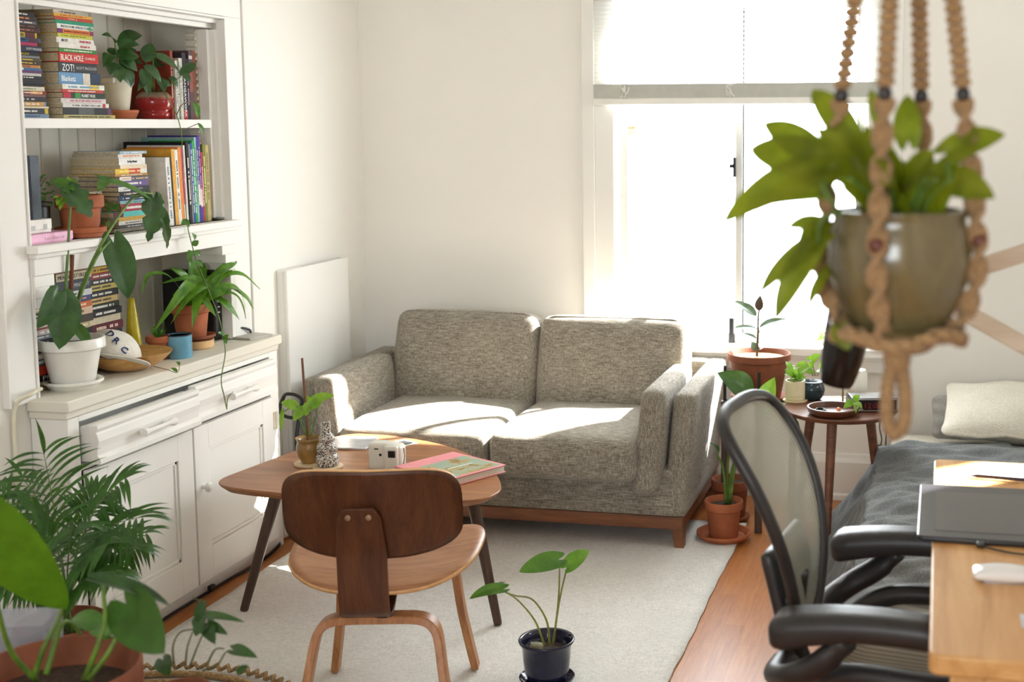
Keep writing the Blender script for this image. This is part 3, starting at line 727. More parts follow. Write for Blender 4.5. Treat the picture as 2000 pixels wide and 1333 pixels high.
uprow([
 (.026, .236, (238, 234, 226), 'white-spined book with kraft cover nearest the flat stack', dict(tc=(90, 110, 140), tilt=-.05, D=.175)),
 (.010, .238, (40, 36, 36), 'thin black book', dict(tilt=-.05, marks=False)),
 (.020, .264, (232, 172, 66), 'amber yellow book', dict(tilt=-.045, marks=False, D=.19)),
 (.019, .262, (240, 238, 230), 'white book with small black title', dict(tilt=-.045, tc=(70, 70, 70))),
 (.017, .270, (236, 146, 62), 'orange book', dict(tilt=-.04, marks=False, D=.2)),
 (.015, .268, (228, 66, 126), 'magenta pink book with white foot', dict(tilt=-.04, bands=((.74, 1, W_),))),
 (.010, .276, (240, 238, 234), 'thin white book', dict(tilt=-.035, marks=False, D=.22)),
 (.016, .288, (36, 34, 36), 'large black book with dotted spine', dict(tilt=-.03, D=.245, dx=.004)),
 (.014, .280, (148, 148, 146), 'grey book', dict(tilt=-.03, tc=(90, 90, 90))),
 (.012, .284, (38, 82, 164), 'royal blue book', dict(tilt=-.025)),
 (.013, .292, (46, 164, 84), 'bright green book', dict(tilt=-.025, tc=(230, 240, 230))),
 (.012, .304, (150, 190, 182), 'pale teal book', dict(tilt=-.02, D=.21, tc=(60, 100, 100))),
 (.012, .306, (52, 60, 150), 'indigo book', dict(tilt=-.02, bands=((.56, .8, (238, 226, 216)),))),
 (.013, .310, (96, 64, 150), 'purple book with white patch', dict(tilt=-.02, D=.2, bands=((.62, .82, (236, 232, 226)),), tc=(226, 170, 170))),
 (.011, .25, (192, 52, 62), 'red book', dict(tilt=-.015)),
 (.016, .278, (126, 136, 52), 'olive green book with dotted spine', dict(tilt=-.01, tc=(220, 220, 150))),
 (.022, .276, (190, 170, 116), 'tan book with dotted spine', dict(tilt=-.005, tc=(120, 100, 60))),
], -2.605, 3.962, 1.2625, 'upright books on the lower shelf', UPL)
# boxes on the near end of the lower shelf
def boxthing(name, x0, x1, y0, y1, z0, z1, c, label, cat='box', lid=None):
    o = thing(name, label, cat, ((x0+x1)/2, (y0+y1)/2, z0))
    MB().box(x0, x1, y0, y1, z0, z1).build('case', plain(name+'_card', c, .55, var=.03), o, bevel=.002)
    if lid: MB().box(x0-.0015, x1+.0015, y0-.0015, y1+.0015, z1-lid, z1+.001).build('lid', plain(name+'_lid', tuple(min(255, v+4) for v in c), .55, var=.03), o, bevel=.002)
    return o
o = boxthing('storage_box', -2.72, -2.575, 3.228, 3.415, 1.2625, 1.291, (232, 176, 204), 'flat pink box at the near end of the lower shelf', lid=.024)
text('lettering', 'BIRCHBOX', ink((240, 200, 220)), o, (-2.5725, 3.29, 1.272), (0, 1, 0), (0, 0, 1), .012, .08)
o = boxthing('storage_box', -2.72, -2.592, 3.228, 3.345, 1.2925, 1.332, (238, 234, 226), 'small white box on top of the pink box', lid=.03)
MB().box(-2.5905, -2.590, 3.255, 3.275, 1.302, 1.316).box(-2.5905, -2.590, 3.31, 3.325, 1.302, 1.318).build('printed_emblem', ink((196, 200, 200)), o)
book(lambda l, t, d: V((-2.598-d, 3.285-t+.03, 1.3335+l)), .186, .038, .13, (92, 100, 110), 'slate grey hardback standing on the white box at the shelf end', 'books on the white box', marks=False, hard=True)
o = boxthing('tin_box', -2.83, -2.81, 3.33, 3.47, 1.2625, 1.472, (206, 160, 60), 'red and yellow box with red lettering behind the leafy plant')
MB().box(-2.8105, -2.8094, 3.33, 3.47, 1.2625, 1.39).build('red_print', plain('box_red', (176, 60, 56), .5), o)
text('lettering', 'TRI', ink((190, 40, 34)), o, (-2.8092, 3.40, 1.435), (0, 1, 0), (0, 0, 1), .03, .055)

# niche above the worktop: three stacks
N1 = 'niche stack against jamb'
rows = [
 (16, .15, (60, 66, 84), 'slim dark blue book', {}), (30, .12, (46, 118, 176), 'blue dictionary', dict(off=-.004, title=[('English Dictionary', .08, .92, .42, (240, 245, 250))])), (20, .13, (226, 206, 160), 'thin sand book', dict(off=-.01)), (30, .14, (90, 88, 84), 'dark grey book', dict(off=-.015)), (28, .15, (216, 204, 170), 'cream book', dict(off=-.02)),
 (26, .15, (236, 232, 222), 'white book', dict(off=-.02, tc=(70, 70, 70))), (26, .15, (214, 176, 130), 'tan book', {}), (24, .15, (80, 90, 100), 'slate book', {}), (30, .15, (226, 214, 190), 'ivory book', {}), (28, .15, (150, 60, 50), 'brick red book', {}), (26, .15, (220, 200, 190), 'pale pink book', {}),
 (26, .15, (120, 130, 140), 'blue-grey book', {}), (30, .15, (46, 44, 46), 'black book with white capitals', dict(title=[('SOUTH', .1, .6, .6, W_)])), (32, .15, (150, 140, 130), 'taupe book', {}), (24, .15, (226, 222, 214), 'white book', {}), (36, .15, (110, 130, 150), 'steel blue book', {}), (44, .15, (214, 70, 52), 'vermilion book', dict(marks=False)), (34, .15, (30, 30, 34), 'black book with white script', dict(title=[('Phy', .5, .92, .7, W_)])), (40, .15, (222, 208, 176), 'cream book', dict(tc=(170, 140, 110))),
]
stack(rows, -2.632, 3.246, .8175, 0, 'books in the niche stack by the jamb', N1, D=.15, h_total=.342)
N2 = 'middle niche stack'
rows = [
 (24, .165, (190, 176, 160), 'pale grey-brown paperback', dict(tc=(90, 60, 60))), (36, .16, (150, 108, 84), 'brown paperback with red letters', dict(title=[('AVALON', .3, .9, .62, (190, 60, 60))])), (36, .165, (230, 214, 180), 'cream paperback with black capitals', dict(title=[('MEN OF EST ULLEN', .04, .96, .5, (50, 40, 40))])), (54, .17, (66, 74, 82), 'thick slate book', dict(title=[('HEMINGWAY', .4, .85, .36, (200, 200, 200))])),
 (28, .17, (220, 222, 220), 'white and grey paperback', dict(tc=(60, 60, 60))), (26, .165, (66, 86, 136), 'blue paperback', dict(tc=(226, 140, 90))), (28, .165, (206, 110, 60), 'burnt orange paperback', dict(tc=(240, 210, 170))), (34, .165, (222, 190, 160), 'pink and cream paperback', dict(bands=((.1, .45, (222, 120, 120)),), tc=(80, 60, 50))), (36, .165, (70, 62, 46), 'dark olive book', dict(marks=False)), (30, .16, (200, 180, 130), 'ochre paperback with teal label', dict(bands=((.1, .4, (70, 170, 140)),))), (38, .165, (38, 36, 38), 'black book with white title', dict(bands=((.66, .69, W_),))), (30, .165, (168, 70, 76), 'rose red book', {}), (26, .165, (90, 100, 80), 'grey-green book', {}),
 (30, .165, (190, 170, 140), 'fawn book', {}), (30, .165, (120, 60, 60), 'maroon book', {}), (30, .165, (210, 200, 180), 'bone coloured book', {}), (30, .165, (60, 60, 70), 'charcoal paperback', {}),
]
stack(rows, -2.668, 3.447, .8175, 0, 'books in the middle niche stack', N2, D=.15, h_total=.375)
N3 = 'niche stack nearest router'
rows = [
 (24, .165, (232, 226, 210), 'white paperback', dict(tc=(150, 140, 130))), (26, .155, (120, 110, 90), 'olive-brown paperback', {}), (24, .155, (226, 180, 60), 'yellow paperback', dict(tc=(80, 50, 40))), (24, .155, (150, 60, 60), 'dull red paperback', {}), (26, .155, (60, 60, 60), 'charcoal paperback', {}), (24, .155, (220, 200, 110), 'pale yellow paperback with black print', dict(tc=(40, 40, 40))), (28, .158, (40, 38, 40), 'black paperback', {}), (26, .158, (226, 196, 130), 'sand paperback with dark print', dict(tc=(80, 50, 30))), (24, .158, (52, 60, 48), 'dark green paperback', {}),
 (28, .16, (34, 32, 34), 'black paperback with white print', {}), (30, .162, (228, 216, 184), 'cream paperback', dict(marks=False)), (34, .165, (108, 34, 48), 'maroon book', dict(tc=(230, 210, 190))), (30, .168, (44, 42, 46), 'black book above the tan one', {}), (26, .17, (180, 150, 110), 'tan paperback', {}), (30, .178, (216, 196, 140), 'straw-yellow book', dict(tc=(110, 80, 50))), (26, .185, (54, 78, 110), 'dark blue paperback', {}), (30, .17, (110, 112, 106), 'grey book', {}),
]
stack(rows, -2.70, 3.642, .8175, 0, 'books in the niche stack near the router', N3, D=.14, h_total=.37)
# ================================================================ rugs
b = MB(); rx0, rx1, ry0, ry1 = -2.375, -.745, 2.55, 4.98
def rugf(u, v):
    x = rx0+(rx1-rx0)*u; y = ry0+(ry1-ry0)*v
    return V((x + (.002*math.sin(y*7)+.0015*math.sin(y*33))*(1 if u in (0, 1) else 0), y, .009+.0012*math.sin(x*5+y*3)+.001*math.sin(y*11)))
b.grid(rugf, 40, 60)
o = b.build('rug', RUG, smooth=180); tag(o, 'pale grey woven wool rug under the coffee table and sofa', 'rug')
sd = o.modifiers.new('thick', 'SOLIDIFY'); sd.thickness = .009; sd.offset = -1
root = thing('jute_mat', 'braided jute mat with looped edge at the near side of the grey rug', 'mat', (-2.06, 2.74, .009))
b = MB(); pts = []
for i in range(32*9):
    a = 2*PI*i/32; r = .52*i/(32*9)+.004; pts.append((-2.06+r*math.cos(a), 2.74+r*math.sin(a), .018))
b.tube(pts, .0095, 8, flat=1); b.build('braid', JUTE, root, smooth=180)
b = MB()
for i in range(96):
    a = 2*PI*i/96; r = .522; c = V((-2.06+r*math.cos(a), 2.74+r*math.sin(a), .02)); t = V((-math.sin(a), math.cos(a), 0)); rr = V((math.cos(a), math.sin(a), 0))
    b.tube([c-t*.016-rr*.008, c+rr*.010+V((0, 0, .008)), c+t*.016-rr*.006], [.006, .008, .006], 6)
b.build('looped_edge', JUTE, root, smooth=180)

# ================================================================ loveseat
SX0s, SX1s, SYF, SYB = -2.44, -.925, 4.60, 5.37
root = thing('loveseat', 'grey-beige tweed two-seat sofa on a walnut plinth under the window', 'sofa', (-1.68, 4.95, 0))
def armwarp(sgn):
    def f(q): q.x += sgn*.045*(q.z/.24+1)*.5; q.z += .012*q.y; return q
    return f
b = MB().rbox((-1.68, 4.985, .225), (SX1s-SX0s, SYB-SYF, .19), .018, n=8); b.build('base', SOFA, root, smooth=180)
for sgn, xc in ((-1, SX0s+.045), (1, SX1s-.045)):
    MB().rbox((xc, 4.985, .375), (.085, SYB-SYF-.004, .47), .022, (0, 0, .0), n=9, warp=armwarp(sgn)).build('arm', SOFA_S, root, smooth=180)
MB().rbox((-1.68, 5.315, .38), (SX1s-SX0s-.02, .10, .47), .025, n=8).build('back_frame', SOFA, root, smooth=180)
def seatw(q):
    q.z -= .012*max(0, (-q.y/.31))**3; return q
for x0, x1 in ((-2.275, -1.607), (-1.600, -1.085)):
    pass
SEATS = ((-2.27, -1.663), (-1.657, -1.085))
for x0, x1 in SEATS:
    MB().rbox(((x0+x1)/2, 4.785, .378), (x1-x0, .63, .165), .042, (.004, .012, .018), n=14, warp=seatw).build('seat_cushion', SOFA, root, smooth=180)
for x0, x1, top in ((-2.30, -1.668, .80), (-1.652, -1.02, .785)):
    M = Matrix.Rotation(math.radians(-14), 4, 'X')
    MB().rbox(((x0+x1)/2, 5.135, .565), (x1-x0, .155, top-.31), .05, (.012, .020, .012), M=M, n=14).build('back_cushion', SOFA, root, smooth=180)
    # piped seam near the top edge
    s = MB()
    pts = []
    hw, hh, r = (x1-x0)/2-.012, (top-.31)/2-.004, .055
    for k in range(9): a = PI - k*PI/16; pts.append(V((-hw+r+r*math.cos(a), .045, hh-r+r*math.sin(a))))
    for k in range(9): a = PI/2 - k*PI/16; pts.append(V((hw-r+r*math.cos(a), .045, hh-r+r*math.sin(a))))
    s.tube([V(((x0+x1)/2, 5.135, .565)) + M @ V((p.x, -.055, p.z)) for p in pts], .0035, 6); s.build('piping', SOFA_S, root, smooth=180)
def padw(sgn):
    def f(q): q.x += sgn*.040*(q.z/.20+1)*.5; return q
    return f
for sgn, xc in ((-1, -2.302), (1, -1.066)):
    MB().rbox((xc, 4.795, .435), (.094, .57, .40), .030, (.010, .006, .006), n=12, warp=padw(sgn)).build('arm_cushion', SOFA_S, root, smooth=180)
b = MB().box(SX0s+.012, SX1s-.008, SYF+.006, SYB-.02, .082, .132); b.build('plinth_rail', SOFALEG, root, bevel=.004)
for x, sx in ((SX0s+.055, -1), (SX1s-.055, 1)):
    for y, sy in ((SYF+.05, -1), (SYB-.07, 1)):
        b = MB(); prof = [(0, .13, .075), (.0, .085, .055), (.0, .05, .036), (0, 0, .026)]
        pts = []
        rings = []
        for (d, z, w) in ((0, .135, .085), (.002, .10, .062), (.006, .07, .046), (.014, .0, .034)):
            cx, cy = x+sx*(.048-w/2), y+sy*(.04-.03)
            rings.append([V((cx-w/2, cy-.024, z)), V((cx+w/2, cy-.024, z)), V((cx+w/2, cy+.024, z)), V((cx-w/2, cy+.024, z))])
        vs = [p for r_ in rings for p in r_]; fs = [[0, 1, 2, 3], [15, 14, 13, 12]]
        for i in range(3):
            for k in range(4): fs.append([i*4+k, (i+1)*4+k, (i+1)*4+(k+1) % 4, i*4+(k+1) % 4])
        b.add(vs, fs); b.build('leg', SOFALEG, root, bevel=.004)

# ================================================================ coffee table
TZ = .43
root = thing('coffee_table', 'rounded triangular walnut coffee table on three dark splayed legs', 'coffee table', (-1.87, 3.98, 0))
ctrl = [(-2.315, 3.735), (-2.345, 3.80), (-2.325, 3.95), (-2.285, 4.20), (-2.245, 4.40), (-2.175, 4.475), (-2.08, 4.475), (-1.88, 4.415), (-1.70, 4.31), (-1.51, 4.105), (-1.40, 3.905), (-1.385, 3.80), (-1.43, 3.725), (-1.60, 3.672), (-1.85, 3.655), (-2.10, 3.682), (-2.25, 3.705)]
def closed(ctrl, n=6):
    k = len(ctrl); out = []
    P = [V((x, y, 0)) for x, y in ctrl]
    for i in range(k):
        a, b_, c, d = P[i-1], P[i], P[(i+1) % k], P[(i+2) % k]
        for j in range(n):
            t = j/n; q = .5*((2*b_)+(c-a)*t+(2*a-5*b_+4*c-d)*t*t+(3*b_-a-3*c+d)*t**3); out.append((q.x, q.y))
    return out
poly = closed(ctrl)[::-1]; cx = sum(p[0] for p in poly)/len(poly); cyy = sum(p[1] for p in poly)/len(poly)
b = MB(); k = len(poly)
def ringp(sc, z): return [V((cx+(x-cx)*sc, cyy+(y-cyy)*sc, z)) for x, y in poly]
rings = [ringp(.95, TZ-.026), ringp(.994, TZ-.010), ringp(1.0, TZ-.006), ringp(1.0, TZ-.002), ringp(.997, TZ)]
vs = [p for r_ in rings for p in r_]; fs = [list(range(k)), [4*k+i for i in range(k)][::-1]]
for i in range(4): fs += [[i*k+j, (i+1)*k+j, (i+1)*k+(j+1) % k, i*k+(j+1) % k] for j in range(k)]
b.add(vs, fs); b.build('tabletop', WALNUT_T, root, smooth=30)
for foot, top in (((-2.235, 3.715, .0), (-2.150, 3.815, .41)), ((-1.368, 3.765, .0), (-1.475, 3.835, .41)), ((-2.225, 4.44, 0), (-2.12, 4.32, .41))):
    foot, top = V(foot), V(top); foot.z = .0095
    b = MB().tube([foot, foot.lerp(top, .02), top], [.012, .0135, .021], 20); b.build('leg', DARKLEG, root)
    MB().lathe([(.036, 0), (.036, .008), (.0001, .008)], (top.x, top.y, TZ-.034), 20).build('leg_plate', DARKLEG, root)

# ================================================================ bent plywood chair, seen from behind
CR = math.radians(14); CC = V((-1.466, 3.173, 0))
root = thing('plywood_chair', 'walnut bent plywood lounge chair seen from behind at the coffee table', 'chair', CC, CR)
CM = WM[root.name]
def loc(u, w, z): return CM @ V((u, w, z))
def shell(mb, fn, nr=10, ns=56):
    vs = [fn(0, 0)]; fs = []
    for i in range(1, nr+1):
        for k in range(ns): vs.append(fn(i/nr, 2*PI*k/ns))
    for k in range(ns): fs.append([0, 1+k, 1+(k+1) % ns])
    for i in range(nr-1):
        for k in range(ns): fs.append([1+i*ns+k, 1+(i+1)*ns+k, 1+(i+1)*ns+(k+1) % ns, 1+i*ns+(k+1) % ns])
    return mb.add(vs, fs)
def sup(a, n): 
    c, s_ = math.cos(a), math.sin(a); return math.copysign(abs(c)**(2/n), c), math.copysign(abs(s_)**(2/n), s_)
def seatf(r, a):
    c, s_ = sup(a, 3.0); u = .255*c*r*(1+.05*s_*r); w = -.008+.218*s_*r
    z = .440 + .055*w + .55*max(0, abs(u)-.03)**2 + (-.9*max(0, -w-.10)**2*1.0) - .8*max(0, w-.14)**2*3
    return loc(u, w, z)
b = shell(MB(), seatf); o = b.build('seat', [WALNUT_S, PLY], root, smooth=180)
sd = o.modifiers.new('ply', 'SOLIDIFY'); sd.thickness = .011; sd.offset = -1; sd.material_offset_rim = 1; sd.use_rim = True
def backf(r, a):
    c, s_ = sup(a, 4.2); u = .228*c*r; h = .122*s_*r*(1 + (.05 if s_ > 0 else -.20)*(abs(c*r))**2)
    w = -.232 - .20*h + .052*(u/.232)**2
    return loc(u, w, .618 + h)
b = shell(MB(), backf); o = b.build('backrest', [WALNUT, PLY], root, smooth=180)
sd = o.modifiers.new('ply', 'SOLIDIFY'); sd.thickness = .014; sd.offset = 0; sd.material_offset_rim = 1
def strip(path, widths, th, ax):
    """flat bent strip: path of (p, q) in a plane, extruded sideways; ax maps (side, p, q) to world"""
    n = len(path); mb = MB(); rings = []
    for i, (p, q) in enumerate(path):
        p0, q0 = path[max(0, i-1)]; p1, q1 = path[min(n-1, i+1)]; L = math.hypot(p1-p0, q1-q0) or 1
        np_, nq = -(q1-q0)/L*th/2, (p1-p0)/L*th/2; hw = widths[i]/2
        rings += [ax(-hw, p+np_, q+nq), ax(hw, p+np_, q+nq), ax(hw, p-np_, q-nq), ax(-hw, p-np_, q-nq)]
    fs = [[3, 2, 1, 0], [4*(n-1)+k for k in range(4)]]
    for i in range(n-1):
        for k in range(4): fs.append([i*4+k, i*4+(k+1) % 4, (i+1)*4+(k+1) % 4, (i+1)*4+k])
    return mb.add(rings, fs)
def spath(pts, n=7): return [(p.x, p.y) for p in smooth_path([V((a, b_, 0)) for a, b_ in pts], n)]
sp = spath([(-.262, .645), (-.250, .58), (-.238, .52), (-.232, .44), (-.228, .385), (-.215, .352), (-.185, .338), (-.150, .346), (-.10, .372), (0, .400), (.09, .408)])
wd_ = [min(.128, .106+.03*i/20) for i in range(len(sp))]
wd_[0] = .07; wd_[1] = .09; wd_[2] = .10
b = strip(sp, wd_, .011, lambda s_, p, q: loc(s_-.022, p, q)); b.build('back_support', WALNUT, root, smooth=30, bevel=.002)
for s_ in (-.026, .026):
    MB().lathe([(.0075, 0), (.0075, .0025), (.0001, .003)], loc(s_-.022, -.267, .622), 16, Matrix.Rotation(CR, 4, 'Z') @ Matrix.Rotation(PI/2-.15, 4, 'X')).build('screw', plain('bronze_screw', (120, 92, 66), .4, .6), root)
def legframe(w_top, z_top, u_top, w_foot, u_foot, bend, width):
    half = [(0, z_top), (u_top*.45, z_top), (u_top-.035, z_top-.004), (u_top-.006, z_top-.02), (u_top+.010, z_top-.055), (u_top+(u_foot-u_top)*.45, z_top*.5), (u_foot, .012)]
    full = [(-u, z) for u, z in half[::-1]] + half[1:]
    pa = spath(full, 7)
    return strip(pa, [width]*len(pa), .021, lambda s_, p, q: loc(p, w_top + (w_foot-w_top)*max(0, (z_top-q)/z_top) + s_, q))
legframe(-.165, .322, .150, -.262, .212, 0, .048).build('rear_leg_frame', BENTPLY, root, smooth=30, bevel=.003)
legframe(.135, .395, .150, .225, .205, 0, .048).build('front_leg_frame', BENTPLY, root, smooth=30, bevel=.003)
for u, w, z in ((0, -.165, .335), (0, .135, .41)):
    MB().rbox(loc(u, w, z), (.07, .05, .014), .006, n=4).build('shock_mount', BLACKPL, root)

# ================================================================ bed
root = thing('bed', 'low bed with dark grey jersey blanket along the back wall', 'bed', (.32, 4.3, 0))
MB().rbox((.36, 4.25, .20), (1.10, 2.22, .26), .05, n=8).build('mattress', PILLOW, root, smooth=180)
for x in (-.13, .85):
    for y in (3.25, 5.25): MB().box(x-.03, x+.03, y-.03, y+.03, 0, .09).build('leg', DARKLEG, root, bevel=.003)
def blanket(u, v):
    y = 3.10+(4.93-3.10)*v; s = u*1.62          # s runs from the hem up and over
    flare = .06 + .17*max(0, min(1, (y-3.9)/.7))
    fold = .016*math.sin(y*17+s*9+1.5*math.sin(y*5)) + .010*math.sin(y*31-s*14) + .007*math.sin(y*53+s*21) + .005*math.sin(y*88-s*33+2*math.sin(s*8))
    if s < .37:
        t = s/.37; x = -.215 - flare*(1-t)**1.4 - fold*.9*(1-t*.3); z = .012+.345*t**.9
    else:
        d = s-.37; x = -.215 + d - .012; z = .357 + .022*min(1, d/.1) + .55*fold*(1 if d < .5 else .4)*min(1, .35+d/.08) + .02*math.exp(-((y-4.80)/.10)**2)
    return V((x, y, z))
b = MB().grid(blanket, 150, 190); o = b.build('blanket', BLANKET, root, smooth=180)
sd = o.modifiers.new('thick', 'SOLIDIFY'); sd.thickness = .006; sd.offset = 0
def pillow(c, sx, sy, sz, M, mat, label):
    def wp(q):
        u, v = q.x/(sx/2), q.y/(sy/2)
        q.z *= max(.12, (1-abs(u)**4)*(1-abs(v)**4))**.5
        cr = (abs(u)*abs(v))**3
        q.x += .10*sx*.25*cr*(1 if u > 0 else -1); q.y += .10*sy*.25*cr*(1 if v > 0 else -1)
        q.z += .006*math.sin(u*7+v*5)*(1-u*u)*math.sin(v*9-u*2) + .004*math.sin(u*15+v*11)
        return q
    o = MB().rbox((0, 0, 0), (sx, sy, sz), .06, (0, 0, .03), n=22, warp=wp).build('pillow', mat, smooth=180)
    o.matrix_world = Matrix.Translation(V(c)) @ M
    return tag(o, label, 'pillow')
pillow((.435, 5.10, .405), .80, .42, .10, Matrix.Rotation(math.radians(-3), 4, 'Z') @ Matrix.Rotation(math.radians(16), 4, 'X'), PILLOW, 'pale linen pillow leaning on the wall at the head of the bed')
pillow((.39, 5.27, .39), .82, .18, .09, Matrix.Rotation(math.radians(1), 4, 'Z') @ Matrix.Rotation(math.radians(60), 4, 'X'), PILLOW_D, 'darker grey pillow behind the pale linen pillow')

_d = N('worn_pine'); _a = _d.ramp(_d.noise(_d.coords((12, 1, 12)), 1.6, 6, .62, .6), [(.28, (190, 136, 76)), (.5, (214, 162, 100)), (.72, (230, 184, 124))])
_w = _d.ramp(_d.noise(_d.coords((9, 5, 5)), 1, 5, .7), [(.56, (0, 0, 0)), (.68, (150, 150, 150))])
DESKTOP = _d.fin(_d.mix(_w, _a, (228, 204, 168)), .42)
# ================================================================ desk and what lies on it
DZ = .74
root = thing('desk', 'worn light pine desk with rounded corner beside the office chair', 'desk', (.40, 2.70, 0))
def rrect(x0, x1, y0, y1, r, n=6):
    out = []
    for cx_, cy_, a0 in ((x1-r, y1-r, 0), (x0+r, y1-r, PI/2), (x0+r, y0+r, PI), (x1-r, y0+r, 1.5*PI)):
        for k in range(n+1): a = a0+PI/2*k/n; out.append((cx_+r*math.cos(a), cy_+r*math.sin(a)))
    return out
MB().prism(rrect(-.006, .80, 2.055, 3.322, .02), DZ-.036, DZ).build('desktop', DESKTOP, root, bevel=.005, seg=3, smooth=30)
for x in (.03, .72):
    for y in (2.10, 3.22): MB().box(x, x+.055, y, y+.055, 0, DZ-.036).build('leg', DESKWOOD, root, bevel=.003)
MB().box(.04, .77, 2.115, 2.14, DZ-.12, DZ-.036).box(.04, .77, 3.235, 3.26, DZ-.12, DZ-.036).box(.045, .07, 2.12, 3.25, DZ-.10, DZ-.036).build('apron', DESKWOOD, root, bevel=.002)
# drawing tablet
root = thing('drawing_tablet', 'black drawing tablet overhanging the desk edge', 'tablet', (.16, 2.84, DZ))
TABM = plain('tablet_plastic', (46, 46, 50), .28, var=.03)
MB().prism(rrect(-.037, .37, 2.632, 3.035, .014), DZ+.001, DZ+.013).build('body', TABM, root, bevel=.004, seg=3, smooth=30)
MB().prism(rrect(.0, .335, 2.675, 2.975, .006), DZ+.0128, DZ+.0138).build('drawing_area', plain('tablet_area', (58, 57, 58), .22, var=.04), root, smooth=0)
p = atz(1916, 1072, DZ+.006)
o = MB().rbox((p.x, 2.622, DZ+.007), (.016, .024, .009), .002, n=4).tube(smooth_path([(p.x+.004, 2.612, DZ+.006), (p.x+.03, 2.60, DZ+.004), (p.x+.07, 2.585, DZ+.004), (.25, 2.575, DZ+.004), (.4, 2.60, DZ+.004)]), .002, 6).build('usb_cable', BLACKPL)
tag(o, 'black cable with plug at the front edge of the drawing tablet', 'cable')
# mouse
def mousew(q): q.z = q.z*(1-.35*(q.x/.057)**2) + .002*(1-(q.x/.057)**2); return q
root = thing('computer_mouse', 'white low-profile computer mouse on the desk', 'mouse', (.130, 2.435, DZ), math.radians(3))
MB().rbox((.130, 2.435, DZ+.0125), (.115, .058, .021), .0095, (0, 0, .004), M=Matrix.Rotation(math.radians(3), 4, 'Z'), n=12, warp=mousew).build('shell', plain('white_gloss', (244, 242, 240), .15, var=.004), root, smooth=180)
MB().prism(rrect(.082, .178, 2.412, 2.458, .015), DZ+.0005, DZ+.004).build('base', METAL, root)
# paper, pen, card
p = [atz(1880, 918, DZ), atz(2000, 925, DZ)]
o = MB().box(.066, .27, 3.155, 3.245, DZ+.0005, DZ+.0015).build('paper', plain('paper', (246, 244, 238), .8, var=.005)); tag(o, 'white sheet of paper near the far end of the desk', 'paper')
root = thing('pen', 'slim dark pen lying on the paper', 'pen', (.17, 3.145, DZ))
MB().tube([(.083, 3.152, DZ+.0062), (.09, 3.151, DZ+.0064), (.10, 3.150, DZ+.0068), (.27, 3.128, DZ+.0068)], [.0012, .0028, .0042, .0046], 10).build('barrel', plain('pen_dark', (52, 26, 34), .3), root)
MB().tube([(.068, 3.154, DZ+.006), (.083, 3.152, DZ+.0062)], [.0006, .0012], 8).build('tip', plain('brass', (206, 160, 80), .3, 1.0), root)
o = MB().box(.150, .215, 2.20, 2.26, DZ+.0005, DZ+.002).build('card', plain('grey_card', (206, 212, 218), .5)); tag(o, 'small pale grey card on the near part of the desk', 'card')

# ================================================================ mesh office chair facing the desk
OC = V((-.03, 2.60, 0)); OR = math.radians(-8)      # local +x = forward
root = thing('office_chair', 'black mesh office chair with curved arms facing the desk', 'office chair', OC, OR)
OM = WM[root.name]
def oloc(x, y, z): return OM @ V((x, y, z))
MESHM = N('chair_mesh'); vec = MESHM.coords((1, 1, 1))
wv = MESHM.n('ShaderNodeTexWave', bands_direction='Y'); wv.inputs['Scale'].default_value = 26; MESHM.l(vec, wv.inputs['Vector'])
colm = MESHM.ramp(wv.outputs['Fac'], [(.2, (158, 160, 148)), (.8, (204, 206, 192))])
MESHM.fin(colm, .6); trn = MESHM.n('ShaderNodeBsdfTransparent'); mxn = MESHM.n('ShaderNodeMixShader'); mxn.inputs[0].default_value = .84
tl = MESHM.n('ShaderNodeBsdfTranslucent'); MESHM.l(colm, tl.inputs['Color']); mx2 = MESHM.n('ShaderNodeMixShader'); mx2.inputs[0].default_value = .4
MESHM.l(MESHM.b.outputs[0], mx2.inputs[1]); MESHM.l(tl.outputs[0], mx2.inputs[2])
MESHM.l(trn.outputs[0], mxn.inputs[1]); MESHM.l(mx2.outputs[0], mxn.inputs[2]); MESHM.l(mxn.outputs[0], MESHM.out.inputs['Surface']); MESHM = MESHM.m
# outline of the back: (half width, height)
OUT = [(.05, .555), (.09, .585), (.122, .64), (.152, .71), (.176, .79), (.188, .86), (.190, .915), (.182, .965), (.158, .995), (.11, 1.008), (.05, 1.012)]
def hwz():
    s = smooth_path([V((w, z, 0)) for w, z in OUT], 5); return [(p.x, p.y) for p in s]
HW = hwz()
def backx(y, z):
    h = (z-.555)/.457
    return -.235 - .155*h + .05*math.sin(h*PI)*.8 - .03*max(0, h-.75) + .55*y*y
vs = []; fs = []
nv = 10
for (w, z) in HW:
    for j in range(nv+1):
        y = w*(-1+2*j/nv); vs.append(oloc(backx(y, z), y, z))
for i in range(len(HW)-1):
    for j in range(nv): fs.append([i*(nv+1)+j, (i+1)*(nv+1)+j, (i+1)*(nv+1)+j+1, i*(nv+1)+j+1])
MB().add(vs, fs).build('back_mesh', MESHM, root, smooth=180)
loop = [oloc(backx(-w, z), -w, z) for w, z in HW] + [oloc(backx(w, z), w, z) for w, z in HW[::-1]]
loop.append(loop[0]); 
MB().tube(loop, .0135, 12, caps=False).build('back_frame', CHARPL, root, smooth=180)
MB().rbox(oloc(-.275, 0, .66), (.03, .26, .15), .013, n=8, M=Matrix.Rotation(OR, 4, 'Z') @ Matrix.Rotation(-.25, 4, 'Y')).build('lumbar_pad', CHARPL, root, smooth=180)
b = MB().tube(smooth_path([oloc(-.262, 0, .66), oloc(-.268, 0, .58), oloc(-.262, 0, .48), oloc(-.20, 0, .40), oloc(-.05, 0, .36)]), [.030]*25, 10); b.build('spine', BLACKPL, root, smooth=180)
